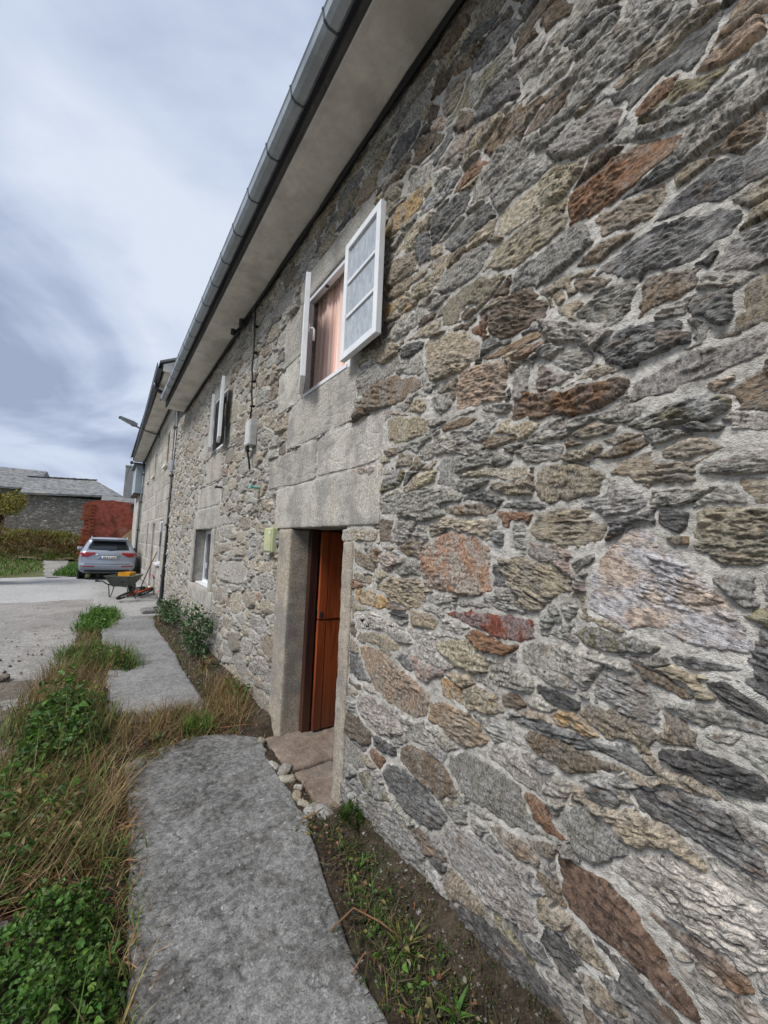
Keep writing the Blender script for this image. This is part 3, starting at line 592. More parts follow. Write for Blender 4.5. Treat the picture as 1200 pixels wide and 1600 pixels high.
def stone_d(s, y, z):
    d = sdf(s['P'], y, z)-s['gap']
    for p, g in s['sub']: d = np.minimum(d, -sdf(p, y, z)-g)
    return d
def stone_mesh(s, k):
    rr = np.random.default_rng(5000+k); P = s['P']; lo, hi = P.min(0), P.max(0); c = (lo+hi)/2
    W, H = hi-lo; r = math.sqrt(WX**2+c[0]**2+(c[1]-EYE)**2)
    dz = min(max(0.0028, 0.72*r/403), H/9); dy = min(max(0.0030, 0.72*r*r/(403*WX)), W/11)
    if c[0] < 0.12: dz, dy = max(dz*2.2, H/24), max(dy*2.2, W/24)
    if c[1] > 3.9 and c[0] < .8: dz *= 1.2
    ny = int(W/dy)+5; nz = int(H/dz)+5
    yy = np.linspace(lo[0]-2*dy, hi[0]+2*dy, ny); zz = np.linspace(lo[1]-2*dz, hi[1]+2*dz, nz)
    y, z = np.meshgrid(yy, zz)
    gran = s['kind'] == 'granite'
    ed = min(0.019, 0.15*min(W, H))*(0.35 if gran else 1)
    d = stone_d(s, y, z)
    if d.max() < 0.006: return None
    d = d + ed*fbm(y/0.085, z/0.05, k, 4, 2.1, 0.6)
    md = max(d.max(), 0.008)
    cov = P-P.mean(0); ew, ev = np.linalg.eigh(cov.T@cov); ax = ev[:, 1]
    ang = math.atan2(ax[1], ax[0]); ang = (ang+math.pi/2) % math.pi-math.pi/2
    el = math.sqrt(ew[1]/max(ew[0], 1e-9))
    ang = ang if (el > 1.5 and abs(ang) < 0.65) else rr.normal(0, 0.1)
    ang += rr.normal(0, 0.05)
    ca, sa = math.cos(ang), math.sin(ang)
    a = (y-c[0])*ca+(z-c[1])*sa; b = -(y-c[0])*sa+(z-c[1])*ca
    oa, ob = rr.uniform(0, 40), rr.uniform(0, 40); A, B = a+oa, b+ob
    rim = min(0.019, 0.4*md) if not gran else 0.010
    t = np.clip((d+0.003)/rim, 0, 1); prof = np.sqrt(1-(1-t)**2)
    size = min(1.0, math.sqrt(W*H)/0.22)
    massive = rr.random() < 0.45 and s['kind'] not in ('bigpink', 'dark', 'black'); lamf = 0.25 if massive else 1.0
    if gran:
        Hh = 0.006+0.004*rr.random(); rel = 0.0035*fbm(A/0.09, B/0.09, k+3, 3)+0.0018*pn(A/0.018, B/0.018, k+4)
        rel += -0.004*np.clip(1-np.abs(pn(A/0.25, B/0.12, k+9))*5, 0, 1)**4
    else:
        Hh = (0.010+0.020*rr.random())*(0.55+0.45*size)
        lam = rr.uniform(0.018, 0.045); q = B/lam+1.2*pn(A/0.17, B/0.07, k+1)+0.45*pn(A/0.05, B/0.03, k+2)
        saw = q-np.floor(q); msk = np.clip(0.45+1.6*pn(A/0.12, B/0.06, k+5), 0, 1.3)
        rough = rr.uniform(0.7, 1.45)*(0.5+0.5*size)
        rel = lamf*rough*(0.0065*(1-saw)*msk-0.0035*msk)
        sq = 0.55 if massive else 1.0
        bl = np.abs(pn(A/0.062/(2-sq), B/0.021*sq, k+21))+0.55*np.abs(pn(A/0.028/(2-sq), B/0.011*sq, k+22))+0.3*np.abs(pn(A/0.012, B/0.006, k+23))
        rel += rough*0.022*(np.clip(bl, 0, 0.8)-0.33)
        fac = np.full(y.shape, 9.0)
        for _ in range(5):
            an = rr.uniform(0, 2*math.pi); sl = rr.uniform(0.04, 0.30)
            fac = np.minimum(fac, 0.010*rr.random()-sl*((y-c[0]-rr.normal(0, .14)*W)*math.cos(an)+(z-c[1]-rr.normal(0, .14)*H)*math.sin(an)))
        rel += 0.8*np.clip(fac, -0.030, 0.02)+0.004
        cr = np.clip(1-2.6*np.abs(pn(A/0.13, B/0.016, k+6)), 0, 1)
        rel -= lamf*rough*0.010*cr**4*np.clip(0.3+2.2*pn(A/0.2, B/0.1, k+7), 0, 1)
        rel += 0.008*size*fbm(A/0.085, B/0.05, k+8, 3)+0.0022*pn(A/0.014, B/0.009, k+10)+0.0013*pn(A/0.007, B/0.005, k+11)
        rel += (rr.normal(0, 0.05)*(y-c[0])+rr.normal(0.02, 0.07)*(z-c[1]))
    h = -0.022+(Hh+0.022)*prof+rel*(0.35+0.65*t)*np.clip(t*3, 0, 1)
    if not gran: h = np.maximum(h, -0.022+0.029*prof)
    keep = d > -0.005
    m0 = np.zeros(keep.shape, bool); m0.flat[np.argmax(d)] = True
    core = d > 0.0
    while True:                                               # keep one connected piece
        m1 = m0.copy(); m1[1:] |= m0[:-1]; m1[:-1] |= m0[1:]; m1[:, 1:] |= m0[:, :-1]; m1[:, :-1] |= m0[:, 1:]; m1 &= core
        if m1.sum() == m0.sum(): break
        m0 = m1
    for _ in range(2): m1 = m0.copy(); m1[1:] |= m0[:-1]; m1[:-1] |= m0[1:]; m1[:, 1:] |= m0[:, :-1]; m1[:, :-1] |= m0[:, 1:]; m0 = m1
    keep &= m0
    fm = keep[:-1, :-1] | keep[1:, :-1] | keep[:-1, 1:] | keep[1:, 1:]
    idx = np.arange(ny*nz).reshape(nz, ny)
    F = np.stack([idx[:-1, :-1][fm], idx[1:, :-1][fm], idx[1:, 1:][fm], idx[:-1, 1:][fm]], 1)
    used = np.unique(F); mp_ = -np.ones(ny*nz, int); mp_[used] = np.arange(len(used))
    V = np.stack([-h.ravel()[used], (y-c[0]).ravel()[used], (z-c[1]).ravel()[used]], 1)
    us = rr.uniform(0.75, 1.5); uv = np.stack([A.ravel()[used]*us*(rr.uniform(2.0, 3.4) if massive else rr.uniform(0.8, 1.5)), B.ravel()[used]*us], 1)
    base = np.array(PAL[s['kind']])*rr.uniform(0.90, 1.30)*(1+rr.normal(0, 0.004 if gran else 0.014, 3)); st, amt = STAIN[s['kind']]
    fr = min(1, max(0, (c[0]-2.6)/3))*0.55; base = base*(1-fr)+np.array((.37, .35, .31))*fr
    if c[1] < 0.6: base = base*0.78+np.array((.16, .155, .14))*0.15
    return V, mp_[F], uv, base, (*st, amt*rr.uniform(0.6, 1.0)), c

wall = onto(link('wall', bpy.data.meshes.new('wall')), house)
# rank by how large each one shows in the picture
def seen(s):
    c = s['P'].mean(0); v = np.array([WX, c[0], c[1]-EYE]); f = v@AX_F
    if f < 0.2: return 0.0
    px = 0.5+630*(v@AX_R)/f/1200; py = 0.5-630*(v@AX_U)/f/1600
    r = np.linalg.norm(v); A = area(s['P'])*WX/r**3
    return A if (-0.08 < px < 1.08 and -0.06 < py < 1.06) else A*0.02
built = []
for k, s in enumerate(stones):
    g = stone_mesh(s, k)
    if g is not None: built.append((seen(s), k, s, g))
built.sort(key=lambda b: -b[0])
rest = {'schist': [], 'granite': []}
for rank, (sc_, k, s, g) in enumerate(built):
    V, F, uv, base, st, c = g; gran = s['kind'] == 'granite'
    if rank < 296:
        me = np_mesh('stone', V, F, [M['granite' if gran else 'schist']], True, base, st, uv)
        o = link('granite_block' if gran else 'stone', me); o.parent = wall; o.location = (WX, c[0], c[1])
    else:
        rest['granite' if gran else 'schist'].append((V+np.array([WX, c[0], c[1]]), F, uv, base, st))
for mn, L in rest.items():
    if not L: continue
    off = 0; Vs, Fs, Us, Ts, Ss = [], [], [], [], []
    for V, F, uv, base, st in L:
        Vs.append(V); Fs.append(F+off); Us.append(uv); off += len(V)
        Ts.append(np.tile(base, (len(V), 1))); Ss.append(np.tile(st, (len(V), 1)))
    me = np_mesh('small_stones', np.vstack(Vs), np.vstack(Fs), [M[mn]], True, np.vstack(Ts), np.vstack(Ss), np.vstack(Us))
    o = link('small_stones', me); onto(o, wall); o['kind'] = 'stuff'
# mortar: bands of grid, finer towards the camera, left out deep behind the stones and at openings
MV, MF, off = [], [], 0
bands = [(-2.6, 0.2, .03, .03), (0.2, 0.7, .0042, .0042), (0.7, 1.3, .0055, .0046), (1.3, 2.2, .008, .0055), (2.2, 3.6, .014, .008), (3.6, 6.0, .03, .012), (6.0, 12.3, .06, .022)]
for (a, b, dy, dz) in bands:
    ny = int((b-a)/dy)+1; nz = int((ZT-ZB)/dz)+1
    yy = np.linspace(a, b, ny); zz = np.linspace(ZB, ZT, nz); y, z = np.meshgrid(yy, zz)
    cover = np.zeros(y.shape, bool)
    for (sc_, k, s, g) in built:
        lo, hi = s['P'].min(0), s['P'].max(0)
        i0, i1 = np.searchsorted(yy, [lo[0], hi[0]]); j0, j1 = np.searchsorted(zz, [lo[1], hi[1]])
        if i1-i0 < 4 or j1-j0 < 4: continue
        cover[j0:j1, i0:i1] |= stone_d(s, y[j0:j1, i0:i1], z[j0:j1, i0:i1]) > 0.034
    for (oy0, oy1, oz0, oz1) in OPEN.values(): cover |= (y > oy0-.03) & (y < oy1+.03) & (z > oz0-.03) & (z < oz1+.03)
    h = 0.001+0.009*fbm(y/0.17, z/0.12, 901, 3)+0.0045*fbm(y/0.045, z/0.03, 902, 2)+0.0022*pn(y/0.014, z/0.010, 903)+0.0012*pn(y/0.007, z/0.006, 904)
    idx = np.arange(ny*nz).reshape(nz, ny)
    c4 = cover[:-1, :-1] & cover[1:, :-1] & cover[:-1, 1:] & cover[1:, 1:]; fm = ~c4
    F = np.stack([idx[:-1, :-1][fm], idx[1:, :-1][fm], idx[1:, 1:][fm], idx[:-1, 1:][fm]], 1)
    used = np.unique(F); mp_ = -np.ones(ny*nz, int); mp_[used] = np.arange(len(used))
    MV.append(np.stack([WX-h.ravel()[used], y.ravel()[used], z.ravel()[used]], 1)); MF.append(mp_[F]+off); off += len(used)
me = np_mesh('wall', np.vstack(MV), np.vstack(MF), [M['mortar']], True)
wall.data = me
print('stones', len(built), 'stone quads', sum(len(b[3][1]) for b in built), 'mortar quads', sum(len(f) for f in MF))

def rough_block(name, x0, x1, y0, y1, z0, z1, mat, parent, tint=(.40, .385, .355), seg=0.05, rnd=0.012, amp=0.006, seed=0):
    """a dressed stone: worn arrises, uneven faces"""
    hx, hy, hz = (x1-x0)/2, (y1-y0)/2, (z1-z0)/2; c = np.array([(x0+x1)/2, (y0+y1)/2, (z0+z1)/2]); hs = np.array([hx, hy, hz])
    Vs, Fs, off = [], [], 0
    for ax in range(3):
        for sg in (-1, 1):
            u, v = (ax+1) % 3, (ax+2) % 3
            nu = max(3, int(2*hs[u]/seg)+2); nv = max(3, int(2*hs[v]/seg)+2)
            def lin(n, h):
                e = min(rnd*0.9, h*0.5); return np.concatenate([[-h, -h+e*0.4], np.linspace(-h+e, h-e, n), [h-e*0.4, h]])
            gu, gv = np.meshgrid(lin(nu, hs[u]), lin(nv, hs[v]))
            P = np.zeros((gu.size, 3)); P[:, u] = gu.ravel(); P[:, v] = gv.ravel(); P[:, ax] = sg*hs[ax]
            nn = gu.shape[1]; mm = gu.shape[0]; idx = np.arange(nn*mm).reshape(mm, nn)
            F = np.stack([idx[:-1, :-1].ravel(), idx[:-1, 1:].ravel(), idx[1:, 1:].ravel(), idx[1:, :-1].ravel()], 1)
            if sg < 0: F = F[:, ::-1]
            Vs.append(P); Fs.append(F+off); off += len(P)
    P = np.vstack(Vs); q = np.clip(P, -(hs-rnd), hs-rnd); dd = P-q; L = np.linalg.norm(dd, axis=1, keepdims=True); L[L == 0] = 1
    nrm = dd/L; G = P+c
    am = amp*(fbm(G[:, 1]/0.11+G[:, 0]/0.13, G[:, 2]/0.10+G[:, 0]/0.15, seed, 3)+0.5*pn(G[:, 1]/0.03+G[:, 0]/.03, G[:, 2]/0.03-G[:, 0]/.04, seed+5))
    P = q+nrm*(rnd+am[:, None])
    me = np_mesh(name, P, np.vstack(Fs), [mat], True, tint)
    o = link(name, me, None, tuple(c))
    if parent is not None: onto(o, parent)
    return o
for k, (nm, *b) in enumerate(CORNER):
    tn = np.array((.44, .415, .37))*(0.92+0.16*rng.random())
    if nm == 'door_jamb': tn = np.array((.37, .32, .255))
    rough_block(nm, *b, M['granite'], wall, tn, 0.03 if b[2] < 4.5 else 0.06, 0.016, 0.007, 300+k)

# ------------------------------------------------------------------ eaves, gutter, roof of the near house
EZ = 4.70
def part(mb, name, mat, parent, smooth=False):
    return onto(mb.build(name, mat, None, smooth), parent)
def strip_mesh(name, xs, ys, zf, mat, parent, thick=0.1):
    """a slab whose underside is zf(x,y); closed"""
    x, y = np.meshgrid(xs, ys); z = zf(x, y); n, m_ = x.shape
    A = np.stack([x.ravel(), y.ravel(), z.ravel()], 1); B = A+np.array([0, 0, thick]); idx = np.arange(n*m_).reshape(n, m_); k = n*m_
    q = lambda i: np.stack([i[:-1, :-1].ravel(), i[1:, :-1].ravel(), i[1:, 1:].ravel(), i[:-1, 1:].ravel()], 1)
    F = [q(idx), q(idx+k)[:, ::-1]]
    for e in (idx[0], idx[-1][::-1], idx[:, 0][::-1], idx[:, -1]):
        F.append(np.stack([e[:-1], e[1:], e[1:]+k, e[:-1]+k], 1))
    return onto(link(name, np_mesh(name, np.vstack([A, B]), np.vstack(F), [mat], False)), parent)
strip_mesh('soffit', np.linspace(1.0, 1.40, 9), np.linspace(-2.6, 10.56, 170), lambda x, y: EZ+0.006*fbm(x/.4, y/.9, 71, 2)-0.012*np.clip((1.06-x)/.06, 0, 1), M['soffit'], house, 0.13)
part(MB().box((0.978, 3.95, EZ+0.10), (0.030, 13.2, 0.17)), 'fascia', M['fascia'], house)  # coloured dark for the shadow band between soffit and gutter
part(MB().box((1.05, 3.95, EZ+0.21), (0.30, 13.2, 0.022)), 'eave_board', M['fascia'], house)
gut = MB()
def gutter_prof(x0, x1, z0, z1, t=0.006):
    return [(x1, z1-0.01), (x1, z0+0.02), (x1-0.02, z0), (x0+0.035, z0), (x0+0.008, z0+0.025), (x0, z1), (x0-0.008, z1+0.012), (x0+0.006, z1+0.014), (x0+0.006+t, z1), (x0+0.014+t, z0+0.03), (x0+0.04, z0+t), (x1-0.02-t, z0+t), (x1-t, z0+0.024), (x1-t, z1-0.01)]
gut.prism(gutter_prof(0.826, 0.935, EZ+0.04, EZ+0.115), 'y', -2.6, 10.16)
gutter = part(gut, 'gutter', M['zinc'], house)
yj = 2.026-0.507*9
while yj < 10.1:
    j = MB().prism([(0.938, EZ+0.12), (0.938, EZ+0.057), (0.917, EZ+0.0365), (0.859, EZ+0.0365), (0.830, EZ+0.063), (0.822, EZ+0.117), (0.814, EZ+0.132), (0.836, EZ+0.135), (0.836, EZ+0.13), (0.93, EZ+0.13)], 'y', yj-0.008, yj+0.008)
    part(j, 'gutter_bracket', M['zinc_dark'], gutter); yj += 0.507
part(MB().prism([(0.84, EZ+0.16), (0.84, EZ+0.19), (5.2, EZ+2.25), (9.4, EZ+0.2), (9.4, EZ+0.16), (5.2, EZ+2.2)], 'y', -2.7, 10.62), 'roof', M['slate'], house)
# the rest of the house shell, behind the stone face
sh = MB()
sh.box((5.3, -2.55, 2.3), (7.6, 0.1, 4.9)); sh.box((9.1, 4.8, 2.3), (0.1, 14.7, 4.9)); sh.box((5.3, 12.2, 2.3), (7.6, 0.1, 4.9))
part(sh, 'back_wall', M['mortar'], house)
def room(name, x0, x1, y0, y1, z0, z1, oy0, oy1, oz0, oz1, mat):
    """five plastered faces behind an opening, and the thickness of the wall round it"""
    b = MB()
    b.quad((x1, y0, z0), (x1, y1, z0), (x1, y1, z1), (x1, y0, z1))
    b.quad((x0, y0, z0), (x1, y0, z0), (x1, y0, z1), (x0, y0, z1)); b.quad((x0, y1, z0), (x1, y1, z0), (x1, y1, z1), (x0, y1, z1))
    b.quad((x0, y0, z1), (x1, y0, z1), (x1, y1, z1), (x0, y1, z1)); b.quad((x0, y0, z0), (x1, y0, z0), (x1, y1, z0), (x0, y1, z0))
    for (a, b_, c, d) in ((y0, oy0, z0, z1), (oy1, y1, z0, z1), (oy0, oy1, z0, oz0), (oy0, oy1, oz1, z1)):
        if b_ > a and d > c: b.quad((x0, a, c), (x0, b_, c), (x0, b_, d), (x0, a, d))
    return part(b, name, mat, house)
room('room', 1.735, 4.5, 1.6, 5.0, -0.05, 2.05, 2.50, 3.52, -0.05, 1.80, M['plaster_dark'])
room('room', 1.735, 4.5, 1.9, 4.6, 2.75, 4.55, 2.56, 3.48, 2.98, 3.98, M['plaster_dark'])
room('room', 1.735, 4.5, 6.2, 7.6, 2.75, 4.55, 6.42, 7.32, 3.10, 4.07, M['plaster_dark'])
room('room', 1.735, 4.5, 6.2, 8.6, 0.4, 2.05, 6.74, 8.20, 0.86, 1.85, M['plaster_dark'])
# black tubes drawn for the dark line between wall and soffit
rr = np.random.default_rng(3)
cb = MB(); yy = np.arange(-2.6, 10.5, 0.45)
cb.tube([(1.372+rr.normal(0, .004), y, EZ-0.028+rr.normal(0, .006)) for y in yy], 0.021, 8)
cb.tube([(1.362+rr.normal(0, .005), y, EZ-0.062+rr.normal(0, .010)) for y in yy], 0.011, 8)
tag(cb.build('eave_tube', M['black'], None, True), 'thick black tube running along under the grey soffit', 'cable')

# ------------------------------------------------------------------ windows of the near house
def dvec(p, q): 
    v = Vector((q[0]-p[0], q[1]-p[1], 0)); return v.normalized()
def frame_piece(mb, h, d, u0, u1, z0, z1, t0, t1):
    """box in casement coordinates: u from the hinge along d, t across"""
    n = Vector((d.y, -d.x, 0)); c = Vector((h[0], h[1], 0))+d*((u0+u1)/2)+n*((t0+t1)/2)+Vector((0, 0, (z0+z1)/2))
    mb.box(c, (u1-u0, abs(t1-t0), z1-z0), Matrix.Rotation(math.atan2(d.y, d.x), 3, 'Z'), 0.004)
def casement(win, h, d, w, z0, z1, glass, handle=None, fr=0.052, th=0.042, bars=2):
    mb = MB(); e = 0.0015
    frame_piece(mb, h, d, 0, fr, z0, z1, 0, th); frame_piece(mb, h, d, w-fr, w, z0, z1, 0, th)
    frame_piece(mb, h, d, fr+e, w-fr-e, z0, z0+fr, 0, th); frame_piece(mb, h, d, fr+e, w-fr-e, z1-fr, z1, 0, th)
    c = part(mb, 'casement', M['white_paint'], win)
    zs = np.linspace(z0+fr, z1-fr, bars+2)
    for i in range(bars):
        mb = MB(); frame_piece(mb, h, d, fr+e, w-fr-e, zs[i+1]-0.012, zs[i+1]+0.012, 0.006, th-0.006); part(mb, 'glazing_bar', M['white_paint'], win)
    for i in range(bars+1):
        mb = MB(); frame_piece(mb, h, d, fr-0.004, w-fr+0.004, zs[i]+(0.013 if i else -0.004), zs[i+1]-(0.013 if i < bars else -0.004), th*0.42, th*0.58); part(mb, 'pane', glass, win)
    if handle:
        n = Vector((d.y, -d.x, 0)); s = handle
        p = Vector((h[0], h[1], (z0+z1)/2-0.02))+d*(w-0.028)+n*(th if s > 0 else 0)
        mb = MB(); mb.box(p+n*0.006*s, (0.026, 0.012, 0.07), Matrix.Rotation(math.atan2(d.y, d.x), 3, 'Z'), 0.004)
        mb.tube([p+n*0.01*s, p+n*0.042*s, p+n*0.05*s+Vector((0, 0, -0.015)), p+n*0.05*s+Vector((0, 0, -0.105))], 0.010, 8)
        part(mb, 'handle', M['white_paint'], win, True)
    return c
def fixed_frame(y0, y1, z0, z1, x0, x1, f=0.035, sill=True):
    mb = MB(); e = 0.0012; xc = (x0+x1)/2; dx = x1-x0
    mb.box((xc, y0+f/2, (z0+z1)/2), (dx, f, z1-z0), None, 0.003); mb.box((xc, y1-f/2, (z0+z1)/2), (dx, f, z1-z0), None, 0.003)
    mb.box((xc, (y0+y1)/2, z1-f/2), (dx, y1-y0-2*f-2*e, f), None, 0.003); mb.box((xc-0.006, (y0+y1)/2, z0+0.016), (dx+0.012, y1-y0-2*f-2*e, 0.032), None, 0.003)
    return mb
win = part(fixed_frame(2.583, 3.458, 3.0, 3.962, 1.425, 1.475), 'window', M['white_paint'], house)
win['label'] = 'white window with both casements swung open'
casement(win, (1.425, 3.448), dvec((0, 0), (-.36, -.93)), 0.43, 3.035, 3.945, M['glass_lace'], handle=-1)
casement(win, (1.362, 2.545), dvec((0, 0), (-.05, -1)), 0.51, 2.99, 3.888, M['glass_lace'])
part(MB().box((1.447, 3.10, 3.928), (0.03, 0.03, 0.02)), 'latch', M['iron'], win)
win2 = part(fixed_frame(6.443, 7.298, 3.12, 4.046, 1.425, 1.475), 'window', M['white_paint'], house)
casement(win2, (1.405, 7.29), dvec((0, 0), (-.19, -.98)), 0.42, 3.15, 4.03, M['glass_lace'])
casement(win2, (1.36, 6.47), dvec((0, 0), (-.17, -.98)), 0.43, 3.15, 4.05, M['glass_lace'])
win3 = part(fixed_frame(6.765, 8.175, 0.90, 1.83, 1.60, 1.66, 0.06), 'window', M['white_paint'], house)
for (a, b_) in ((6.83, 7.44), (7.50, 8.11)):
    part(MB().box((1.635, (a+b_)/2, 1.37), (0.012, b_-a, 0.82)), 'pane', M['glass_dark'], win3)
part(MB().box((1.63, 7.47, 1.37), (0.05, 0.055, 0.79), None, 0.004), 'mullion', M['white_paint'], win3)
part(MB().box((1.545, 7.47, 0.887), (0.13, 1.40, 0.024), None, 0.005), 'sill', M['white_paint'], win3)
part(MB().box((1.575, 7.80, 1.20), (0.03, 0.03, 0.10), None, 0.004), 'handle', M['white_paint'], win3)
# salmon curtain behind the open window
def curtain_mat():
    mt, t, b = new_mat('salmon_cloth', 0.9, 0.1)
    uv = t.nodes.new('ShaderNodeUVMap'); uv.uv_map = 'bed'
    f = noise(t, mapping(t, uv.outputs[0], (26, 0.3, 1)), 1.0, 2, 0.5)
    c = mixc(t, rampf(t, f, 0.42, 0.62), (0.84, 0.57, 0.48), (0.92, 0.82, 0.76))
    t.links.new(c, b.inputs['Base Color']); b.inputs['Subsurface Weight'].default_value = 0.0
    return mt
u = np.linspace(0, 1, 150); v = np.linspace(0, 1, 14); uu, vv = np.meshgrid(u, v)
yc = 2.55+0.88*uu+0.012*np.sin(uu*60)*(1-vv); xc = 1.545+0.028*np.sin(uu*88+1.5*np.sin(uu*19))*(0.6+0.5*vv)+0.012*np.sin(uu*23); zc_ = 4.02-1.03*vv
idx = np.arange(150*14).reshape(14, 150)
F = np.stack([idx[:-1, :-1].ravel(), idx[1:, :-1].ravel(), idx[1:, 1:].ravel(), idx[:-1, 1:].ravel()], 1)
cu = link('curtain', np_mesh('curtain', np.stack([xc.ravel(), yc.ravel(), zc_.ravel()], 1), F, [curtain_mat()], True, uv=np.stack([uu.ravel(), vv.ravel()], 1)))
tag(cu, 'salmon striped curtain hanging inside the open upstairs window', 'curtain')
sol = cu.modifiers.new('thickness', 'SOLIDIFY'); sol.thickness = 0.003

# ------------------------------------------------------------------ the open door
DY = 3.40
M['frame_wood'] = wood_material('door_frame_wood', (0.022, 0.009, 0.006), (0.045, 0.016, 0.009), 0.5)
door = part(MB().box((1.618, DY+0.055, 0.885), (0.075, 0.07, 1.79), None, 0.004).box((1.70, DY+0.058, 0.885), (0.06, 0.045, 1.78)), 'door', M['frame_wood'], house)
door['label'] = 'varnished plank door standing open into the house'
k = 0
for (z0, z1) in ((0.0, 0.965), (0.972, 1.775)):
    x = 1.665
    for wdt in (0.085, 0.155, 0.15, 0.155, 0.15, 0.12):
        mb = MB(); mb.box((x+wdt/2, DY+0.004*math.sin(k*7), (z0+z1)/2), (wdt-0.006, 0.030, z1-z0-0.004), None, 0.004); part(mb, 'plank', M['door_wood'], door); x += wdt; k += 1
for z in (0.12, 0.80, 1.10, 1.62):
    part(MB().box((2.07, DY+0.032, z), (0.80, 0.028, 0.10), None, 0.003), 'ledge', M['wood_dark'], door)
part(MB().box((1.69, DY-0.018, 1.02), (0.03, 0.014, 0.05), None, 0.003), 'latch', M['iron'], door)
# worn flagstones of the threshold
M['flag'] = vary('worn_flagstone', (0.20, 0.155, 0.125), 0.85, 0.3, 7.0, 0.4, (0.14, 0.125, 0.11), 0.8, 5.0, 0.7, 40)
for (x0, x1, y0, y1, z) in ((1.27, 1.98, 2.93, 3.50, -0.012), (1.30, 1.62, 2.38, 2.92, -0.03), (1.63, 2.5, 2.30, 2.92, -0.02), (1.99, 2.9, 2.93, 3.8, -0.016), (1.24, 1.335, 2.45, 2.72, -0.07)):
    onto(rough_block('threshold_flag', x0, x1, y0, y1, z-0.14, z, M['flag'], None, (1, 1, 1), 0.035, 0.02, 0.012, int(x0*100)), house)

# ------------------------------------------------------------------ things fixed to the wall
def fix(o, label, cat, group=None): return tag(o, label, cat, group)
mt_ = empty('meter_box', (1.30, 4.0, 1.55), 'pale green plastic meter box on the wall beside the door lintel', 'meter box')
b = MB().box((1.378, 3.94, 1.678), (0.06, 0.225, 0.245), None, 0.012).build('case', M['meter'])
for o in (b,): o.parent = mt_; o.location = -mt_.location
b = MB().box((1.344, 3.94, 1.678), (0.008, 0.195, 0.215), None, 0.003).build('lid', M['meter']); b.parent = mt_; b.location = -mt_.location
b = MB().tube([(1.346, 3.87, 1.745), (1.333, 3.87, 1.745)], 0.013, 10).build('lock', M['white_paint']); b.parent = mt_; b.location = -mt_.location
jb = empty('junction_box', (1.36, 4.85, 2.78), 'grey electric box under the black cable between the upper windows', 'electric box')
for nm, mb, mt in (('case', MB().box((1.366, 4.83, 2.95), (0.085, 0.19, 0.31), None, 0.008), 'junction'), ('lid', MB().box((1.320, 4.83, 2.95), (0.008, 0.175, 0.29), None, 0.003), 'junction'),
                   ('gland', MB().tube([(1.34, 4.86, 2.79), (1.34, 4.86, 2.73)], 0.022, 10), 'black'), ('conduit', MB().tube([(1.345, 4.86, 2.73), (1.37, 4.85, 2.60), (1.385, 4.86, 2.52)], 0.012, 8), 'black')):
    o = mb.build(nm, M[mt]); o.parent = jb; o.location = -jb.location
cb = MB(); rr = np.random.default_rng(12)
cb.tube([(1.355+rr.normal(0, .005), 4.86+0.12*(z-3.11)/1.55+rr.normal(0, .006), z) for z in np.linspace(3.112, 4.66, 15)], 0.011, 8)
for z in (3.3, 3.62, 4.0, 4.35): cb.box((1.372, 4.86+0.12*(z-3.11)/1.55, z), (0.05, 0.05, 0.018))
tag(cb.build('drop_cable', M['black'], None, True), 'thin black cable dropping from the eave to the grey box', 'cable')
cl = MB(); cl.tube([(1.33, 5.25, 4.60), (1.30, 5.25, 4.53), (1.27, 5.27, 4.50)], 0.016, 8); cl.tube([(1.27, 5.27, 4.47), (1.27, 5.27, 4.55)], 0.034, 10)
cl.tube([(1.33, 5.6, 4.60), (1.27, 5.62, 4.52)], 0.016, 8); cl.tube([(1.25, 5.62, 4.49), (1.25, 5.62, 4.56)], 0.032, 10); cl.box((1.35, 5.42, 4.62), (0.03, 0.5, 0.035))
tag(cl.build('cable_clamp', M['black'], None, False), 'black cable clamps on a bar in the corner under the eave', 'cable clamp')
for (y, z, mt, lab) in ((6.22, 2.436, 'iron', 'dark iron wall pin below the farther upper window'), (4.50, 2.262, 'teal', 'small teal wall plug left of the granite blocks over the door')):
    if mt == 'teal': M['teal'] = vary('teal_plastic', (0.16, 0.36, 0.32), 0.5, 0.4, 6, 0.1)
    mb = MB().tube([(1.40, y, z), (1.31, y+0.02, z)], 0.016, 8).box((1.31, y+0.02, z), (0.025, 0.09, 0.035), None, 0.004)
    tag(mb.build('wall_pin', M[mt]), lab, 'wall pin')
def downpipe(name, x, y, z0, z1, r, lab, light=None):
    e_ = empty(name, (x, y, z0), lab, 'downpipe')
    o = MB().tube([(x-0.06, y-0.03, z0), (x, y, z0+0.18), (x, y, z1)], r, 12).build('pipe', M['pipe'], None, True); o.parent = e_; o.location = -e_.location
    for z in np.arange(z0+0.7, z1, 1.3):
        o = MB().tube([(x, y, z), (x, y, z+0.05)], r+0.012, 12).box((x+0.06, y, z+0.025), (0.10, 0.03, 0.03)).build('clip', M['iron']); o.parent = e_; o.location = -e_.location
    if light:
        o = MB().tube([(x, y, light[0]), (x, y, light[1])], r+0.010, 12).build('collar', M['zinc']); o.parent = e_; o.location = -e_.location
    return e_
downpipe('downpipe', 1.372, 11.85, -0.02, 5.40, 0.052, 'dark downpipe at the far end of the rubble stone house', (3.42, 3.72))

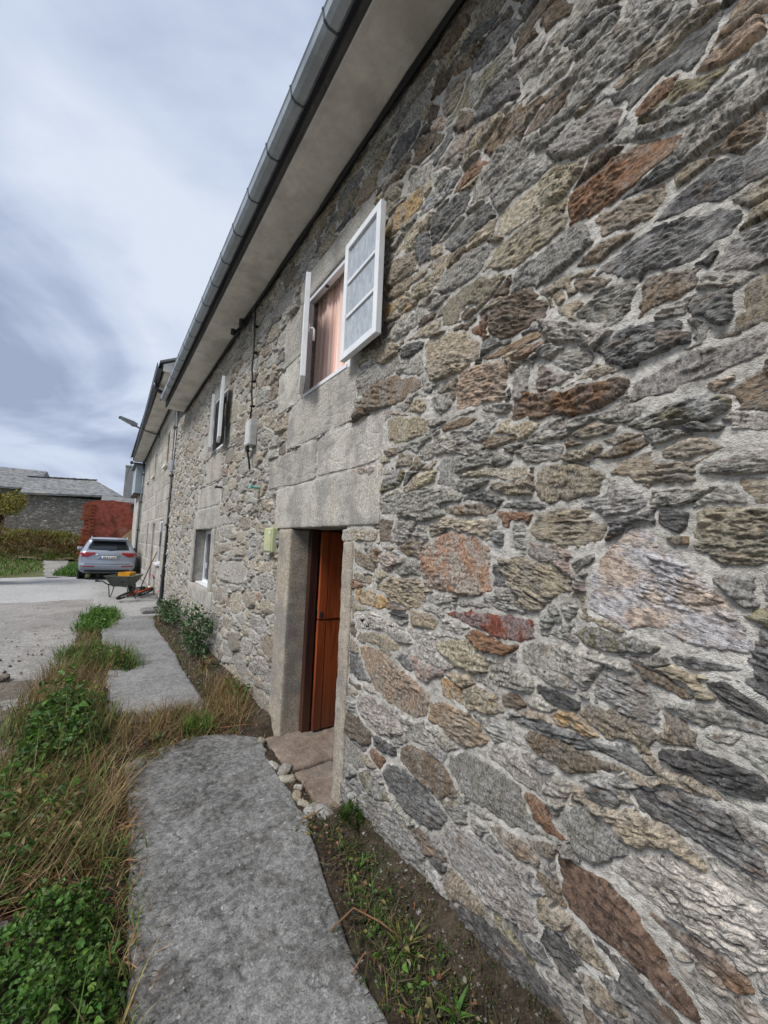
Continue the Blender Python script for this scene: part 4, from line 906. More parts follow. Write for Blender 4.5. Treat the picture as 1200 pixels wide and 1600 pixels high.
# ------------------------------------------------------------------ ground: earth, road, concrete
def plane_sheet(name, P, z, res, amp, mat, kind='structure', drop=0.0, scale=0.5, seed=0, edge=0.02, rim=0.02, tilt=None):
    """a slab or patch with a ragged outline; its edge dips by drop"""
    P = np.array(P, float); lo, hi = P.min(0)-rim*2, P.max(0)+rim*2
    nx = int((hi[0]-lo[0])/res)+2; ny = int((hi[1]-lo[1])/res)+2
    x, y = np.meshgrid(np.linspace(lo[0], hi[0], nx), np.linspace(lo[1], hi[1], ny))
    d = sdf(P, x, y)+edge*fbm(x/(edge*9+.05), y/(edge*9+.05), seed, 3)
    t = np.clip((d+rim*0.3)/rim, 0, 1); prof = np.sqrt(1-(1-t)**2)
    h = z+amp*fbm(x/scale, y/scale, seed+1, 4)-drop*(1-prof)
    if tilt: h = h+tilt(x, y)
    keep = d > -rim*1.2; fm = keep[:-1, :-1] | keep[1:, :-1] | keep[:-1, 1:] | keep[1:, 1:]
    idx = np.arange(nx*ny).reshape(ny, nx)
    F = np.stack([idx[:-1, :-1][fm], idx[:-1, 1:][fm], idx[1:, 1:][fm], idx[1:, :-1][fm]], 1)
    used = np.unique(F); mp_ = -np.ones(nx*ny, int); mp_[used] = np.arange(len(used))
    me = np_mesh(name, np.stack([x.ravel()[used], y.ravel()[used], h.ravel()[used]], 1), mp_[F], [mat], True)
    return tag(link(name, me), kind=kind)
def concrete_material(name, a, b2, moss, grit=120.0, moss_amt=0.5, patch=2.2):
    mt, t, b = new_mat(name, 0.92, 0.2)
    p = pos(t)
    big = noise(t, p, patch, 6, 0.62, 0.3); mid = noise(t, p, 19.0, 6, 0.68); g = noise(t, p, grit, 3, 0.75); g2 = noise(t, p, grit*0.36, 4, 0.65)
    v = math_n(t, 'ADD', math_n(t, 'MULTIPLY', rampf(t, big, 0.35, 0.65), 0.36), math_n(t, 'MULTIPLY', rampf(t, mid, 0.38, 0.62), 0.42))
    v = math_n(t, 'ADD', v, math_n(t, 'MULTIPLY', rampf(t, g2, 0.34, 0.66), 0.28))
    c = mixc(t, v, a, b2)
    sc = t.nodes.new('ShaderNodeVectorMath'); sc.operation = 'SCALE'; t.links.new(c, sc.inputs[0]); t.links.new(rampf(t, g, 0.28, 0.72, 0.6, 1.38), sc.inputs['Scale']); c = sc.outputs[0]
    c = mixc(t, math_n(t, 'MULTIPLY', rampf(t, noise(t, p, 3.1, 6, 0.65), 0.53, 0.68), moss_amt), c, moss)
    c = mixc(t, math_n(t, 'MULTIPLY', rampf(t, noise(t, p, 42.0, 3), 0.64, 0.70), 0.8), c, (0.035, 0.034, 0.032))
    c = mixc(t, math_n(t, 'MULTIPLY', rampf(t, noise(t, p, 30.0, 3), 0.64, 0.72), 0.6), c, (0.42, 0.42, 0.42))
    t.links.new(c, b.inputs['Base Color'])
    bump(t, b, math_n(t, 'ADD', math_n(t, 'MULTIPLY', g, 0.5), math_n(t, 'ADD', g2, mid)), 0.6, 0.008)
    return mt
M['slab'] = concrete_material('old_concrete', (0.044, 0.043, 0.041), (0.27, 0.267, 0.262), (0.055, 0.05, 0.04), moss_amt=0.6)
M['slab2'] = concrete_material('bleached_concrete', (0.125, 0.122, 0.12), (0.30, 0.298, 0.297), (0.10, 0.095, 0.08), moss_amt=0.5, patch=1.4)
M['road'] = concrete_material('worn_concrete_road', (0.15, 0.142, 0.132), (0.36, 0.345, 0.325), (0.12, 0.105, 0.085), 60.0, 0.45, 0.8)
M['pad'] = concrete_material('pale_concrete', (0.31, 0.31, 0.305), (0.42, 0.42, 0.415), (0.24, 0.235, 0.22), 40.0, 0.4, 0.5)
M['apron'] = concrete_material('apron_concrete', (0.24, 0.238, 0.232), (0.37, 0.365, 0.355), (0.19, 0.18, 0.16), 40.0, 0.5, 0.7)
M['mud'] = concrete_material('damp_mud', (0.075, 0.062, 0.05), (0.17, 0.145, 0.12), (0.06, 0.048, 0.036), 50.0, 0.6, 1.6)
M['earth'] = concrete_material('dark_earth', (0.018, 0.014, 0.010), (0.068, 0.052, 0.036), (0.035, 0.04, 0.016), 90.0, 0.5, 4.0)
M['field'] = concrete_material('rough_field', (0.07, 0.085, 0.03), (0.14, 0.14, 0.06), (0.06, 0.055, 0.03), 8.0, 0.5, 0.2)
g = MB()
xs = [-900, -60, -20, 20, 60, 900]; ys = [-900, -60, -20, 60, 200, 900]
for i in range(5):
    for j in range(5): g.quad((xs[i], ys[j], -0.10), (xs[i+1], ys[j], -0.10), (xs[i+1], ys[j+1], -0.10), (xs[i], ys[j+1], -0.10))
bmesh.ops.remove_doubles(g.bm, verts=g.bm.verts, dist=0.001)
tag(g.build('ground', M['field']), kind='structure')
plane_sheet('road', [(-9, -6), (-0.25, -6), (-0.3, 5), (-0.05, 9), (0.0, 13.42), (-9, 13.42)], -0.045, 0.12, 0.022, M['road'], seed=21, scale=0.9)
plane_sheet('concrete_pad', [(-9, 13.5), (-0.14, 13.42), (-0.10, 16), (-0.12, 20.3), (-1.4, 20.9), (-3.0, 20.2), (-9, 20.5)], -0.022, 0.12, 0.008, M['pad'], seed=22, drop=0.03, edge=0.05, rim=0.05)
plane_sheet('apron', [(-0.04, 13.3), (0.12, 9.75), (1.3, 10.2), (1.44, 10.2), (1.44, 24), (0.0, 24)], -0.026, 0.08, 0.010, M['apron'], seed=23, drop=0.03)
plane_sheet('mud_patch', [(-2.4, 3.0), (-0.35, 2.6), (-0.30, 5.2), (-0.52, 6.3), (-1.0, 6.5), (-2.2, 5.6)], -0.035, 0.04, 0.020, M['mud'], seed=24, drop=0.02, edge=0.18, rim=0.1, scale=0.25)
VERGE = [(-0.6, -1.5), (0.32, -1.5), (0.26, 1.6), (0.30, 2.6), (0.36, 3.4), (0.85, 3.75), (1.05, 4.2), (0.95, 4.75), (0.55, 4.45), (0.22, 4.6), (0.18, 5.3), (0.50, 5.95), (0.52, 6.5), (0.2, 7.3), (0.1, 8.8), (0.45, 9.7), (0.2, 11.2), (-0.05, 11.6), (-0.2, 10), (-0.22, 8.3), (-0.3, 6.9), (-0.45, 6.0), (-0.5, 4.5), (-0.42, 3.0), (-0.5, 1.5)]
plane_sheet('verge', VERGE, -0.035, 0.03, 0.03, M['earth'], seed=25, drop=0.07, edge=0.06, rim=0.12, scale=0.18)
plane_sheet('earth_strip', [(0.85, -2.6), (1.50, -2.6), (1.50, 2.36), (1.27, 2.36), (1.30, 3.6), (1.50, 3.7), (1.50, 11.5), (1.0, 10.0), (0.93, 4.4), (1.1, 3.5), (1.08, 2.35), (0.93, 1.3)], -0.02, 0.03, 0.022, M['earth'], seed=26, drop=0.05, edge=0.03, rim=0.08, scale=0.12,
            tilt=lambda x, y: 0.10*np.clip((x-1.18)/.28, 0, 1)*((y < 2.3) | (y > 3.7)))
plane_sheet('track', [(-1.6, 20.2), (-0.75, 20.6), (-1.0, 24), (-1.6, 28.5), (-2.4, 31), (-3.4, 31), (-2.4, 28), (-2.0, 24)], 0.0, 0.05, 0.01, M['road'], seed=29, edge=0.12, tilt=lambda x, y: np.clip((y-22)/8, 0, 1)*0.36)
plane_sheet('grass_ground', [(-12, 19.5), (-0.3, 20.6), (-0.3, 32), (-12, 32)], -0.05, 0.25, 0.03, M['field'], seed=30, tilt=lambda x, y: np.clip((y-22)/8, 0, 1)*0.36)
def slab(name, P, z, mat, lab, res, seed, tilt=None):
    o = plane_sheet(name, P, z, res, 0.012, mat, None, 0.11, 0.30, seed, 0.026, 0.018, tilt)
    return tag(o, lab, 'concrete slab')
slab('concrete_slab', [(0.275, 3.60), (0.262, 2.9), (0.24, 2.2), (0.20, 1.5), (0.16, -2.4), (0.86, -2.4), (0.93, 1.0), (0.975, 1.35), (1.035, 1.8), (1.15, 2.29), (1.19, 3.0), (1.235, 3.50), (1.13, 3.66), (0.79, 3.82), (0.54, 3.74)], 0.0, M['slab'],
     'weathered grey concrete slab in front of the open door', 0.009, 31,
     lambda x, y: -0.012*np.clip(fbm(x/.09, y/.09, 77, 3)-.28, 0, 1)/.3)
slab('concrete_slab', [(0.16, 4.58), (0.55, 4.38), (0.99, 4.45), (1.03, 4.7), (1.0, 5.6), (1.02, 7.0), (0.98, 8.6), (1.06, 10.05), (0.62, 10.15), (0.22, 9.9), (0.14, 9.3), (0.14, 7.6), (0.18, 5.6)], 0.0, M['slab2'],
     'long pale concrete slab beyond the dry grass strip', 0.025, 37)
fl = rough_block('loose_flag', 0.86, 1.14, 10.42, 10.92, -0.02, 0.05, M['slab2'], None, (1, 1, 1), 0.06, 0.012, 0.008, 5)
tag(fl, 'loose flat stone lying near the foot of the downpipe', 'flat stone')
ORD = []
# broken bits in the gutter between slab and threshold
for i, (x, y, z, s, c) in enumerate(((1.20, 3.05, -0.03, .045, 'lgrey'), (1.215, 2.83, -0.03, .05, 'cream'), (1.20, 2.62, -0.03, .04, 'tan'), (1.25, 2.70, -0.02, .03, 'lgrey'), (1.225, 2.42, -0.02, .05, 'lgrey'), (1.27, 2.34, -0.01, .055, 'lgrey'),
                                     (1.19, 3.30, -0.03, .035, 'grey'), (1.24, 3.46, -0.02, .04, 'tan'), (1.21, 2.52, -0.03, .035, 'cream'), (1.24, 2.95, -0.03, .05, 'grey'))):
    o = rough_block('pebble', x-s*.8, x+s*.8, y-s*1.2, y+s*1.2, z-s*.5, z+s*.75, M['granite'], None, PAL[c], 0.02, s*0.55, s*0.25, 60+i)
    o.rotation_euler = (0.3*math.sin(i*3), 0.3*math.cos(i*5), i*1.3)
    ORD.append((y, o))

for i, (y, o) in enumerate(sorted(ORD, key=lambda q: q[0])):
    tag(o, 'rubble stone at the door threshold, ' + ('nearest the moss cushion', 'second from the moss cushion', 'third from the moss cushion', 'fourth from the moss cushion', 'fifth from the moss cushion', 'fifth from the dry strip end', 'fourth from the dry strip end', 'third from the dry strip end', 'second from the dry strip end', 'nearest the dry strip')[i], 'stone', 'rubble stones by the door threshold')

# ------------------------------------------------------------------ the second house
h2 = house_empty('ashlar_house', (1.42, 17.0, 0), 'pale house of squared stone blocks beyond the downpipe with a wide white soffit', 'house')
M['ashlar'] = None
H2Y0, H2Y1 = 12.32, 22.0
O2 = [(13.35, 14.05, 3.86, 4.86), (16.9, 17.5, 3.95, 4.80), (19.3, 19.8, 4.0, 4.75), (13.25, 14.10, 0.93, 2.2), (15.35, 16.25, 0.0, 2.16), (17.7, 18.3, 0.9, 2.25)]
eave2 = lambda y: 5.55-0.041*(y-14.5)
b = MB()
ycuts = sorted({H2Y0, H2Y1}|{o[0] for o in O2}|{o[1] for o in O2})
for a, c in zip(ycuts[:-1], ycuts[1:]):
    zc0 = -0.1; hol = sorted([(o[2], o[3]) for o in O2 if o[0] <= a+1e-6 and o[1] >= c-1e-6]); z = zc0
    for (p, q) in hol+[(None, None)]:
        z1 = p if p is not None else None
        if z1 is None: b.quad((1.42, a, z), (1.42, c, z), (1.42, c, eave2(c)), (1.42, a, eave2(a)))
        else:
            if z1 > z: b.quad((1.42, a, z), (1.42, c, z), (1.42, c, z1), (1.42, a, z1))
            z = q
b.quad((1.42, H2Y1, -0.1), (9, H2Y1, -0.1), (9, H2Y1, 5.3), (1.42, H2Y1, 5.3)); b.quad((1.42, H2Y0, 4.4), (9, H2Y0, 4.4), (9, H2Y0, 5.6), (1.42, H2Y0, 5.6))
w2 = part(b, 'wall', M['mortar'], h2)
k = 0
for z0, z1 in zip((0.0, .42, .90, 1.42, 1.88, 2.28, 2.78, 3.2, 3.68, 4.12, 4.55, 4.95), (.42, .90, 1.42, 1.88, 2.28, 2.78, 3.2, 3.68, 4.12, 4.55, 4.95, 5.30)):
    y = H2Y0
    while y < H2Y1-0.1:
        wd = min(rng.uniform(0.5, 1.15), H2Y1-y); z1b = min(z1, eave2(y+wd)-0.03)
        P = rect(y, y+wd, z0, z1b, 0.012, k+50); k += 1
        hit = [o for o in O2 if o[0] < y+wd-.02 and o[1] > y+.02 and o[2] < z1b-.02 and o[3] > z0+.02]
        s = dict(kind='granite', P=P, sub=[(rect(*o), 0.0) for o in hit], gap=0.009, traced=True)
        g_ = stone_mesh(s, 7000+k); y += wd
        if g_ is None: continue
        V, F, uv, base, st, c = g_
        base = np.array((.40, .372, .325))*(0.8+0.4*rng.random())*(1+rng.normal(0, .012, 3))
        o = link('stone_block', np_mesh('stone_block', V, F, [M['granite']], True, base)); o.parent = w2; o.location = (1.42-h2.location.x, c[0]-h2.location.y, c[1]); o.parent = w2
        o.matrix_parent_inverse = Matrix.Identity(4)
        o.location = (1.42, c[0], c[1])
M['shutter'] = vary('faded_shutter', (0.30, 0.27, 0.23), 0.8, 0.3, 3, 0.15)
for i, (y0, y1, z0, z1) in enumerate(O2):
    dp = 0.16; b = MB()
    for q in (((1.42, y0, z0), (1.42+dp, y0, z0), (1.42+dp, y0, z1), (1.42, y0, z1)), ((1.42, y1, z0), (1.42+dp, y1, z0), (1.42+dp, y1, z1), (1.42, y1, z1)),
              ((1.42, y0, z1), (1.42+dp, y0, z1), (1.42+dp, y1, z1), (1.42, y1, z1)), ((1.42, y0, z0), (1.42+dp, y0, z0), (1.42+dp, y1, z0), (1.42, y1, z0))): b.quad(*q)
    part(b, 'reveal', M['soffit'], w2)
    white = i == 3
    fx = 1.44 if white else 1.53
    nm = 'door' if i == 4 else 'window'
    wn = part(fixed_frame(y0+.005, y1-.005, z0+.005, z1-.005, fx, fx+0.05, 0.07 if white else 0.05), nm, M['white_paint'] if white else M['shutter'], h2)
    part(MB().box((fx+0.03, (y0+y1)/2, (z0+z1)/2), (0.012, y1-y0-0.11, z1-z0-0.08)), 'pane' if i != 4 else 'door_leaf', M['glass_dark'] if white or i in (5,) else M['shutter'], wn)
    if i < 4: part(MB().box((1.40, (y0+y1)/2, z0-0.035), (0.12, y1-y0+0.12, 0.06), None, 0.005), 'sill', M['white_paint'] if white else M['soffit'], wn)
# soffit, gutter and roof of the second house, falling gently away
RY0, RY1 = 10.9, 22.3
strip_mesh('soffit', np.linspace(0.93, 1.43, 4), np.linspace(RY0, RY1, 24), lambda x, y: eave2(y)+0*x, M['soffit'], h2, 0.14)
ang2 = math.atan(-0.041)
b = MB(); gp = gutter_prof(0.755, 0.875, 0.03, 0.16)
A = []
for y in (RY0, RY1): A.append([b.bm.verts.new((u_+0.012*(y-RY0), y, eave2(y)+v_)) for u_, v_ in gp])
nn = len(gp); b.bm.faces.new(A[0]); b.bm.faces.new(A[1][::-1])
for i in range(nn): b.bm.faces.new((A[0][i], A[0][(i+1) % nn], A[1][(i+1) % nn], A[1][i]))
part(b, 'gutter', M['zinc_dark'], h2)
b = MB()
for (x0, z0, x1, z1, t) in ((0.80, .17, 5.2, 2.5, .05),):
    P = []
    for y in (RY0-0.05, RY1+.1):
        e_ = eave2(y); P.append([b.bm.verts.new(p) for p in ((x0, y, e_+z0), (x0, y, e_+z0+t), (x1, y, e_+z1+t), (9.2, y, e_+z0), (9.2, y, e_+z0-t), (x1, y, e_+z1))])
    b.bm.faces.new(P[0]); b.bm.faces.new(P[1][::-1])
    for i in range(6): b.bm.faces.new((P[0][i], P[0][(i+1) % 6], P[1][(i+1) % 6], P[1][i]))
part(b, 'roof', M['slate'], h2)
b = MB(); e_ = eave2(RY0)
b.prism([(0.885, e_+0.01), (0.885, e_+0.17), (5.2, e_+2.45), (5.2, e_+0.01)], 'y', RY0+0.002, RY0+0.06)
part(b, 'verge_board', M['soffit'], h2)
part(MB().box((1.11, 11.35, eave2(11.35)-0.05), (0.16, 0.32, 0.10), None, 0.004), 'bracket_block', M['soffit'], h2)
e_ = eave2(11.9)
part(MB().tube([(0.82, 11.9, e_+0.05), (0.82, 11.9, e_-0.06), (0.86, 11.9, e_-0.13), (1.05, 12.0, e_-0.16), (1.34, 12.2, e_-0.17)], 0.05, 10), 'pipe_elbow', M['pipe'], h2, True)
part(MB().tube([(1.36, y, eave2(y)-0.03) for y in np.linspace(12.3, 22, 20)], 0.03, 8), 'cable', M['black'], h2)
downpipe('downpipe', 1.33, 21.8, -0.02, 5.2, 0.05, 'dark downpipe at the far corner of the squared stone house')
# blue-grey rendered annex beyond it, reaching out over the lane
M['bluewall'] = vary('blue_grey_render', (0.36, 0.42, 0.47), 0.9, 0.2, 1.5, 0.12, (0.25, 0.28, 0.30), 0.5, 1.0)
ax = empty('rendered_annex', (1.3, 24, 0), 'blue grey rendered annex under the eaves at the end of the row', 'building')
for nm, mb, mt in (('upper_storey', MB().box((1.45, 23.6, 4.45), (0.72, 2.2, 1.35)), 'bluewall'), ('wall', MB().box((1.55, 24.2, 1.85), (0.50, 3.2, 3.84)), 'mortar'), ('roof', MB().box((1.45, 23.6, 5.17), (0.95, 2.5, 0.08)), 'slate'),
                   ('beam', MB().box((1.45, 23.6, 3.73), (0.80, 2.26, 0.08)), 'iron')):
    o = mb.build(nm, M[mt]); o.parent = ax; o.location = -ax.location

# street lamp on the second house
lp = empty('street_lamp', (1.40, 16.5, 5.38), 'flat street lamp on a long arm from the wall of the squared stone house', 'street lamp')
M['lamp'] = vary('lamp_metal', (0.16, 0.175, 0.19), 0.45, 0.5, 5, 0.1); M['lens'] = glass_material('lamp_lens', (0.45, 0.47, 0.5), 0.2)
for nm, mb, mt in (('arm', MB().tube([(1.41, 16.5, 5.38), (1.1, 16.5, 5.42), (0.80, 16.5, 5.50), (0.62, 16.5, 5.585)], 0.03, 8), 'lamp'), ('base_plate', MB().box((1.40, 16.5, 5.38), (0.03, 0.12, 0.2)), 'lamp'),
                   ('housing', MB().prism([(0.70, 5.56), (0.70, 5.64), (0.58, 5.70), (0.18, 5.80), (0.13, 5.76), (0.45, 5.64), (0.55, 5.56)], 'y', 16.37, 16.63), 'lamp'),
                   ('lens', MB().prism([(0.52, 5.60), (0.45, 5.632), (0.17, 5.742), (0.19, 5.73), (0.44, 5.612)], 'y', 16.40, 16.60), 'lens')):
    o = mb.build(nm, M[mt], None, nm == 'arm'); o.parent = lp; o.location = -lp.location
br = MB().tube([(1.38, 22.3, 5.16), (0.80, 22.3, 5.16)], 0.035, 8).tube([(0.86, 22.3, 5.10), (0.86, 22.3, 5.24)], 0.05, 8)
tag(br.build('wire_bracket', M['iron']), 'iron wire bracket sticking out under the far end of the eaves', 'bracket')
wr = MB().tube([(0.86, 22.3, 5.12), (0.84, 25.0, 5.02), (0.95, 30.0, 5.35)], 0.010, 6)
tag(wr.build('overhead_wire', M['black']), 'thin overhead wire from the iron bracket towards the grey chimney', 'wire')

# ------------------------------------------------------------------ behind the car: red ruined wall, barns, bank
def rubble_material(name, a, b2, mort, sy=9.0):
    mt, t, b = new_mat(name, 0.95, 0.2)
    p = pos(t); q = mapping(t, p, (3.2, 3.2, sy))
    vo = t.nodes.new('ShaderNodeTexVoronoi'); vo.feature = 'DISTANCE_TO_EDGE'; vo.inputs['Scale'].default_value = 1.0
    nd = t.nodes.new('ShaderNodeVectorMath'); nd.operation = 'ADD'; nz = t.nodes.new('ShaderNodeTexNoise'); nz.inputs['Scale'].default_value = 1.5; t.links.new(q, nz.inputs[0])
    t.links.new(q, nd.inputs[0]); t.links.new(nz.outputs['Color'], nd.inputs[1]); t.links.new(nd.outputs[0], vo.inputs['Vector'])
    v2 = t.nodes.new('ShaderNodeTexVoronoi'); v2.inputs['Scale'].default_value = 1.0; t.links.new(nd.outputs[0], v2.inputs['Vector'])
    sp = t.nodes.new('ShaderNodeSeparateColor'); t.links.new(v2.outputs['Color'], sp.inputs[0])
    c = mixc(t, sp.outputs[0], a, b2); c = mixc(t, rampf(t, noise(t, p, 7.0, 5), 0.35, 0.7), c, (0.16, 0.15, 0.135))
    c = mixc(t, rampf(t, vo.outputs['Distance'], 0.02, 0.10, 1.0, 0.0), c, mort)
    t.links.new(c, b.inputs['Base Color']); bump(t, b, rampf(t, vo.outputs['Distance'], 0.0, 0.2), 1.0, 0.05)
    return mt
M['rubble'] = rubble_material('far_rubble', (0.19, 0.18, 0.165), (0.52, 0.48, 0.42), (0.24, 0.225, 0.20))
def redwall_material():
    mt, t, b = new_mat('red_plaster', 0.9, 0.2)
    p = pos(t); f = noise(t, p, 1.6, 6, 0.65, 0.3); f2 = noise(t, p, 6.0, 5, 0.6)
    c = mixc(t, rampf(t, f2, 0.3, 0.7), (0.20, 0.052, 0.036), (0.33, 0.10, 0.068))
    c = mixc(t, math_n(t, 'MULTIPLY', rampf(t, f, 0.52, 0.66), 0.8), c, (0.10, 0.035, 0.028))
    c = mixc(t, math_n(t, 'MULTIPLY', rampf(t, noise(t, p, 1.1, 6, 0.6), 0.56, 0.7), 0.7), c, (0.30, 0.18, 0.15))
    t.links.new(c, b.inputs['Base Color']); bump(t, b, f2, 0.5, 0.02)
    return mt
M['red'] = redwall_material(); M['brick'] = vary('red_brick', (0.30, 0.085, 0.045), 0.9, 0.2, 8, 0.35, (0.12, 0.05, 0.035), 0.7, 4)
rw = empty('red_wall', (0.2, 26, 0), 'ruined red plastered brick wall behind the silver car', 'wall')
b = MB(); b.prism([(-0.84, -0.1), (1.6, -0.1), (1.6, 2.2), (1.42, 2.45), (1.26, 3.0), (1.17, 3.0), (1.15, 3.52), (0.55, 3.55), (0.3, 3.60), (-0.05, 3.50), (-0.2, 3.56), (-0.84, 3.36)], 'y', 25.95, 26.25)
o = b.build('plaster', M['red']); o.parent = rw; o.location = -rw.location
bk = None
for r_ in range(38):
    z = 0.02+r_*0.088; xl = -0.99+0.115*(r_ % 2)+0.03*rng.random()+(0.23 if rng.random() < .2 else 0)
    x = xl
    while x < -0.62:
        wd = 0.23*rng.uniform(0.8, 1.05)
        if bk is None: bk = MB().box((0, 0, 0), (0.222, 0.11, 0.082), None, 0.006).build('brick', M['brick']); o = bk
        else: o = bk.copy(); COL.objects.link(o)
        o.parent = rw; o.location = (x+wd/2-rw.location.x, 25.93+rng.normal(0, .012)-rw.location.y, z); o.rotation_euler = (0, 0, rng.normal(0, .03)); x += wd
ch = empty('chimney', (1.08, 30, 0), 'grey square chimney stack rising behind the red wall', 'chimney')
for nm, mb, mt in (('stack', MB().box((1.09, 30, 3.6), (0.44, 0.44, 5.0), None, 0.01), 'apron'), ('cap', MB().box((1.09, 30, 6.13), (0.50, 0.50, 0.07), None, 0.01), 'soffit')):
    o = mb.build(nm, M[mt]); o.parent = ch; o.location = -ch.location
def slate_roof_material():
    mt, t, b = new_mat('old_slates', 0.75, 0.35)
    p = pos(t); br_ = noise(t, mapping(t, p, (4.0, 1.2, 14)), 1.0, 3, 0.6); f = noise(t, p, 1.3, 6, 0.65)
    c = mixc(t, rampf(t, br_, 0.35, 0.65), (0.10, 0.105, 0.11), (0.24, 0.24, 0.235)); c = mixc(t, math_n(t, 'MULTIPLY', rampf(t, f, 0.5, 0.68), 0.6), c, (0.25, 0.235, 0.19))
    t.links.new(c, b.inputs['Base Color']); bump(t, b, br_, 0.8, 0.05)
    return mt
M['slates'] = slate_roof_material()
def roof_slab(b, pts, t=0.12):
    A = [b.bm.verts.new(p) for p in pts]; B = [b.bm.verts.new((p[0], p[1], p[2]-t)) for p in pts]; n_ = len(pts)
    b.bm.faces.new(A); b.bm.faces.new(B[::-1])
    for i in range(n_): b.bm.faces.new((A[i], A[(i+1) % n_], B[(i+1) % n_], B[i]))
bn = empty('stone_barn', (-2, 36, 0), 'long low stone barn with a grey slate roof behind the grassy bank', 'barn')
b = MB(); b.box((-1.75, 36.0, 1.9), (5.0, 5.9, 4.3)); o = b.build('wall', M['rubble']); o.parent = bn; o.location = -bn.location
b = MB()
e0, e1 = (-4.35, 32.9, 4.15), (0.95, 32.9, 4.52)
roof_slab(b, [(-4.35, 32.85, 4.13), (0.55, 32.85, 4.42), (1.1, 33.4, 4.42), (-0.75, 36.2, 5.72), (-2.85, 36.2, 5.62), (-4.35, 36.2, 5.5)])
roof_slab(b, [(1.1, 33.4, 4.42), (1.1, 39.1, 4.35), (-0.75, 36.2, 5.72)]); roof_slab(b, [(-0.75, 36.2, 5.72), (1.1, 39.2, 4.35), (-4.35, 39.2, 4.3), (-4.35, 36.2, 5.5)])
o = b.build('roof', M['slates']); o.parent = bn; o.location = -bn.location
for i in range(11):                                       # loose cover slates along the ridge and hip
    t_ = i/10; o = MB().box((-4.3+3.5*t_, 36.2, 5.53+0.21*t_), (0.36, 0.34, 0.05), Matrix.Rotation(0.06*math.sin(i*3), 3, 'Y')).build('ridge_slate', M['slates']); o.parent = bn; o.location = -bn.location
b2 = empty('hipped_barn', (-7, 42, 0), 'taller hipped slate roof at the far left behind the long barn', 'barn')
b = MB(); b.box((-9.2, 41, 2.3), (9.0, 5.6, 5.0)); o = b.build('wall', M['rubble']); o.parent = b2; o.location = -b2.location
b = MB(); roof_slab(b, [(-14, 38.0, 4.75), (-5.1, 38.0, 4.85), (-4.35, 38.2, 4.9), (-3.95, 41, 6.55), (-14, 41, 6.5)]); roof_slab(b, [(-4.35, 38.2, 4.9), (-3.3, 44, 4.9), (-3.95, 41, 6.55)]); roof_slab(b, [(-3.95, 41, 6.55), (-3.3, 44, 4.9), (-14, 44, 4.75), (-14, 41, 6.5)])
o = b.build('roof', M['slates']); o.parent = b2; o.location = -b2.location
sd_ = empty('shed', (0.6, 29, 0), 'low slate roofed shed between the red wall and the chimney', 'shed')
for nm, mb, mt in (('wall', MB().box((0.75, 28.5, 1.7), (1.7, 3.0, 3.7)), 'rubble'),):
    o = mb.build(nm, M[mt]); o.parent = sd_; o.location = -sd_.location
b = MB(); roof_slab(b, [(-0.2, 26.9, 3.62), (1.7, 26.9, 3.62), (1.7, 30.2, 4.15), (-0.2, 30.2, 4.15)], 0.07); o = b.build('roof', M['slates']); o.parent = sd_; o.location = -sd_.location
# the bank of dry grass below the barn
M['bank'] = concrete_material('dry_bank_earth', (0.085, 0.06, 0.036), (0.17, 0.135, 0.075), (0.06, 0.065, 0.03), 12.0, 0.6, 1.0)
def bank_z(x, y):
    t_ = np.clip((y-28.0)/3.4+0.10*fbm(x/.9, y/.7, 91, 2), 0, 1); return 0.33+1.42*t_*t_*(3-2*t_)*(1-0.25*np.clip((x+2)/1.4, 0, 1))*(0.9+0.1*np.clip((-x)/5, 0, 1))
plane_sheet('bank', [(-14, 27.8), (-0.7, 27.8), (-0.6, 33), (-14, 33)], 0.0, 0.16, 0.16, M['bank'], seed=44, scale=0.9, edge=0.1, tilt=bank_z)
plane_sheet('rubble_mound', [(0.1, 25.2), (1.42, 24.6), (1.42, 25.95), (0.0, 25.95)], 0.0, 0.08, 0.12, M['bank'], seed=45, scale=0.3, edge=0.08, tilt=lambda x, y: 1.1*np.clip((x-0.2)/1.1, 0, 1)+1.0*np.clip((y-24.7)/1.2, 0, 1))

# ------------------------------------------------------------------ the silver car
car = empty('parked_car', (0.27, 19.0, -0.01), 'silver estate car parked with its back to us beside the squared stone house', 'car')
def carpaint():
    mt, t, b = new_mat('silver_paint', 0.3, 0.5); b.inputs['Base Color'].default_value = (0.30, 0.335, 0.395, 1); b.inputs['Metallic'].default_value = 0.35
    b.inputs['Coat Weight'].default_value = 0.6; b.inputs['Coat Roughness'].default_value = 0.08
    return mt
M['paint'] = carpaint(); M['trim'] = vary('dark_trim', (0.03, 0.03, 0.033), 0.6, 0.4, 8, 0.2); M['redlens'] = glass_material('red_lens', (0.26, 0.012, 0.015), 0.18)
M['plate'] = vary('plate_white', (0.72, 0.72, 0.70), 0.4, 0.4, 4, 0.03); M['plate_blue'] = vary('plate_blue', (0.03, 0.12, 0.42), 0.4, 0.4, 4, 0.03)
M['alloy'] = vary('alloy', (0.45, 0.46, 0.48), 0.3, 0.5, 4, 0.1, metal=0.8)
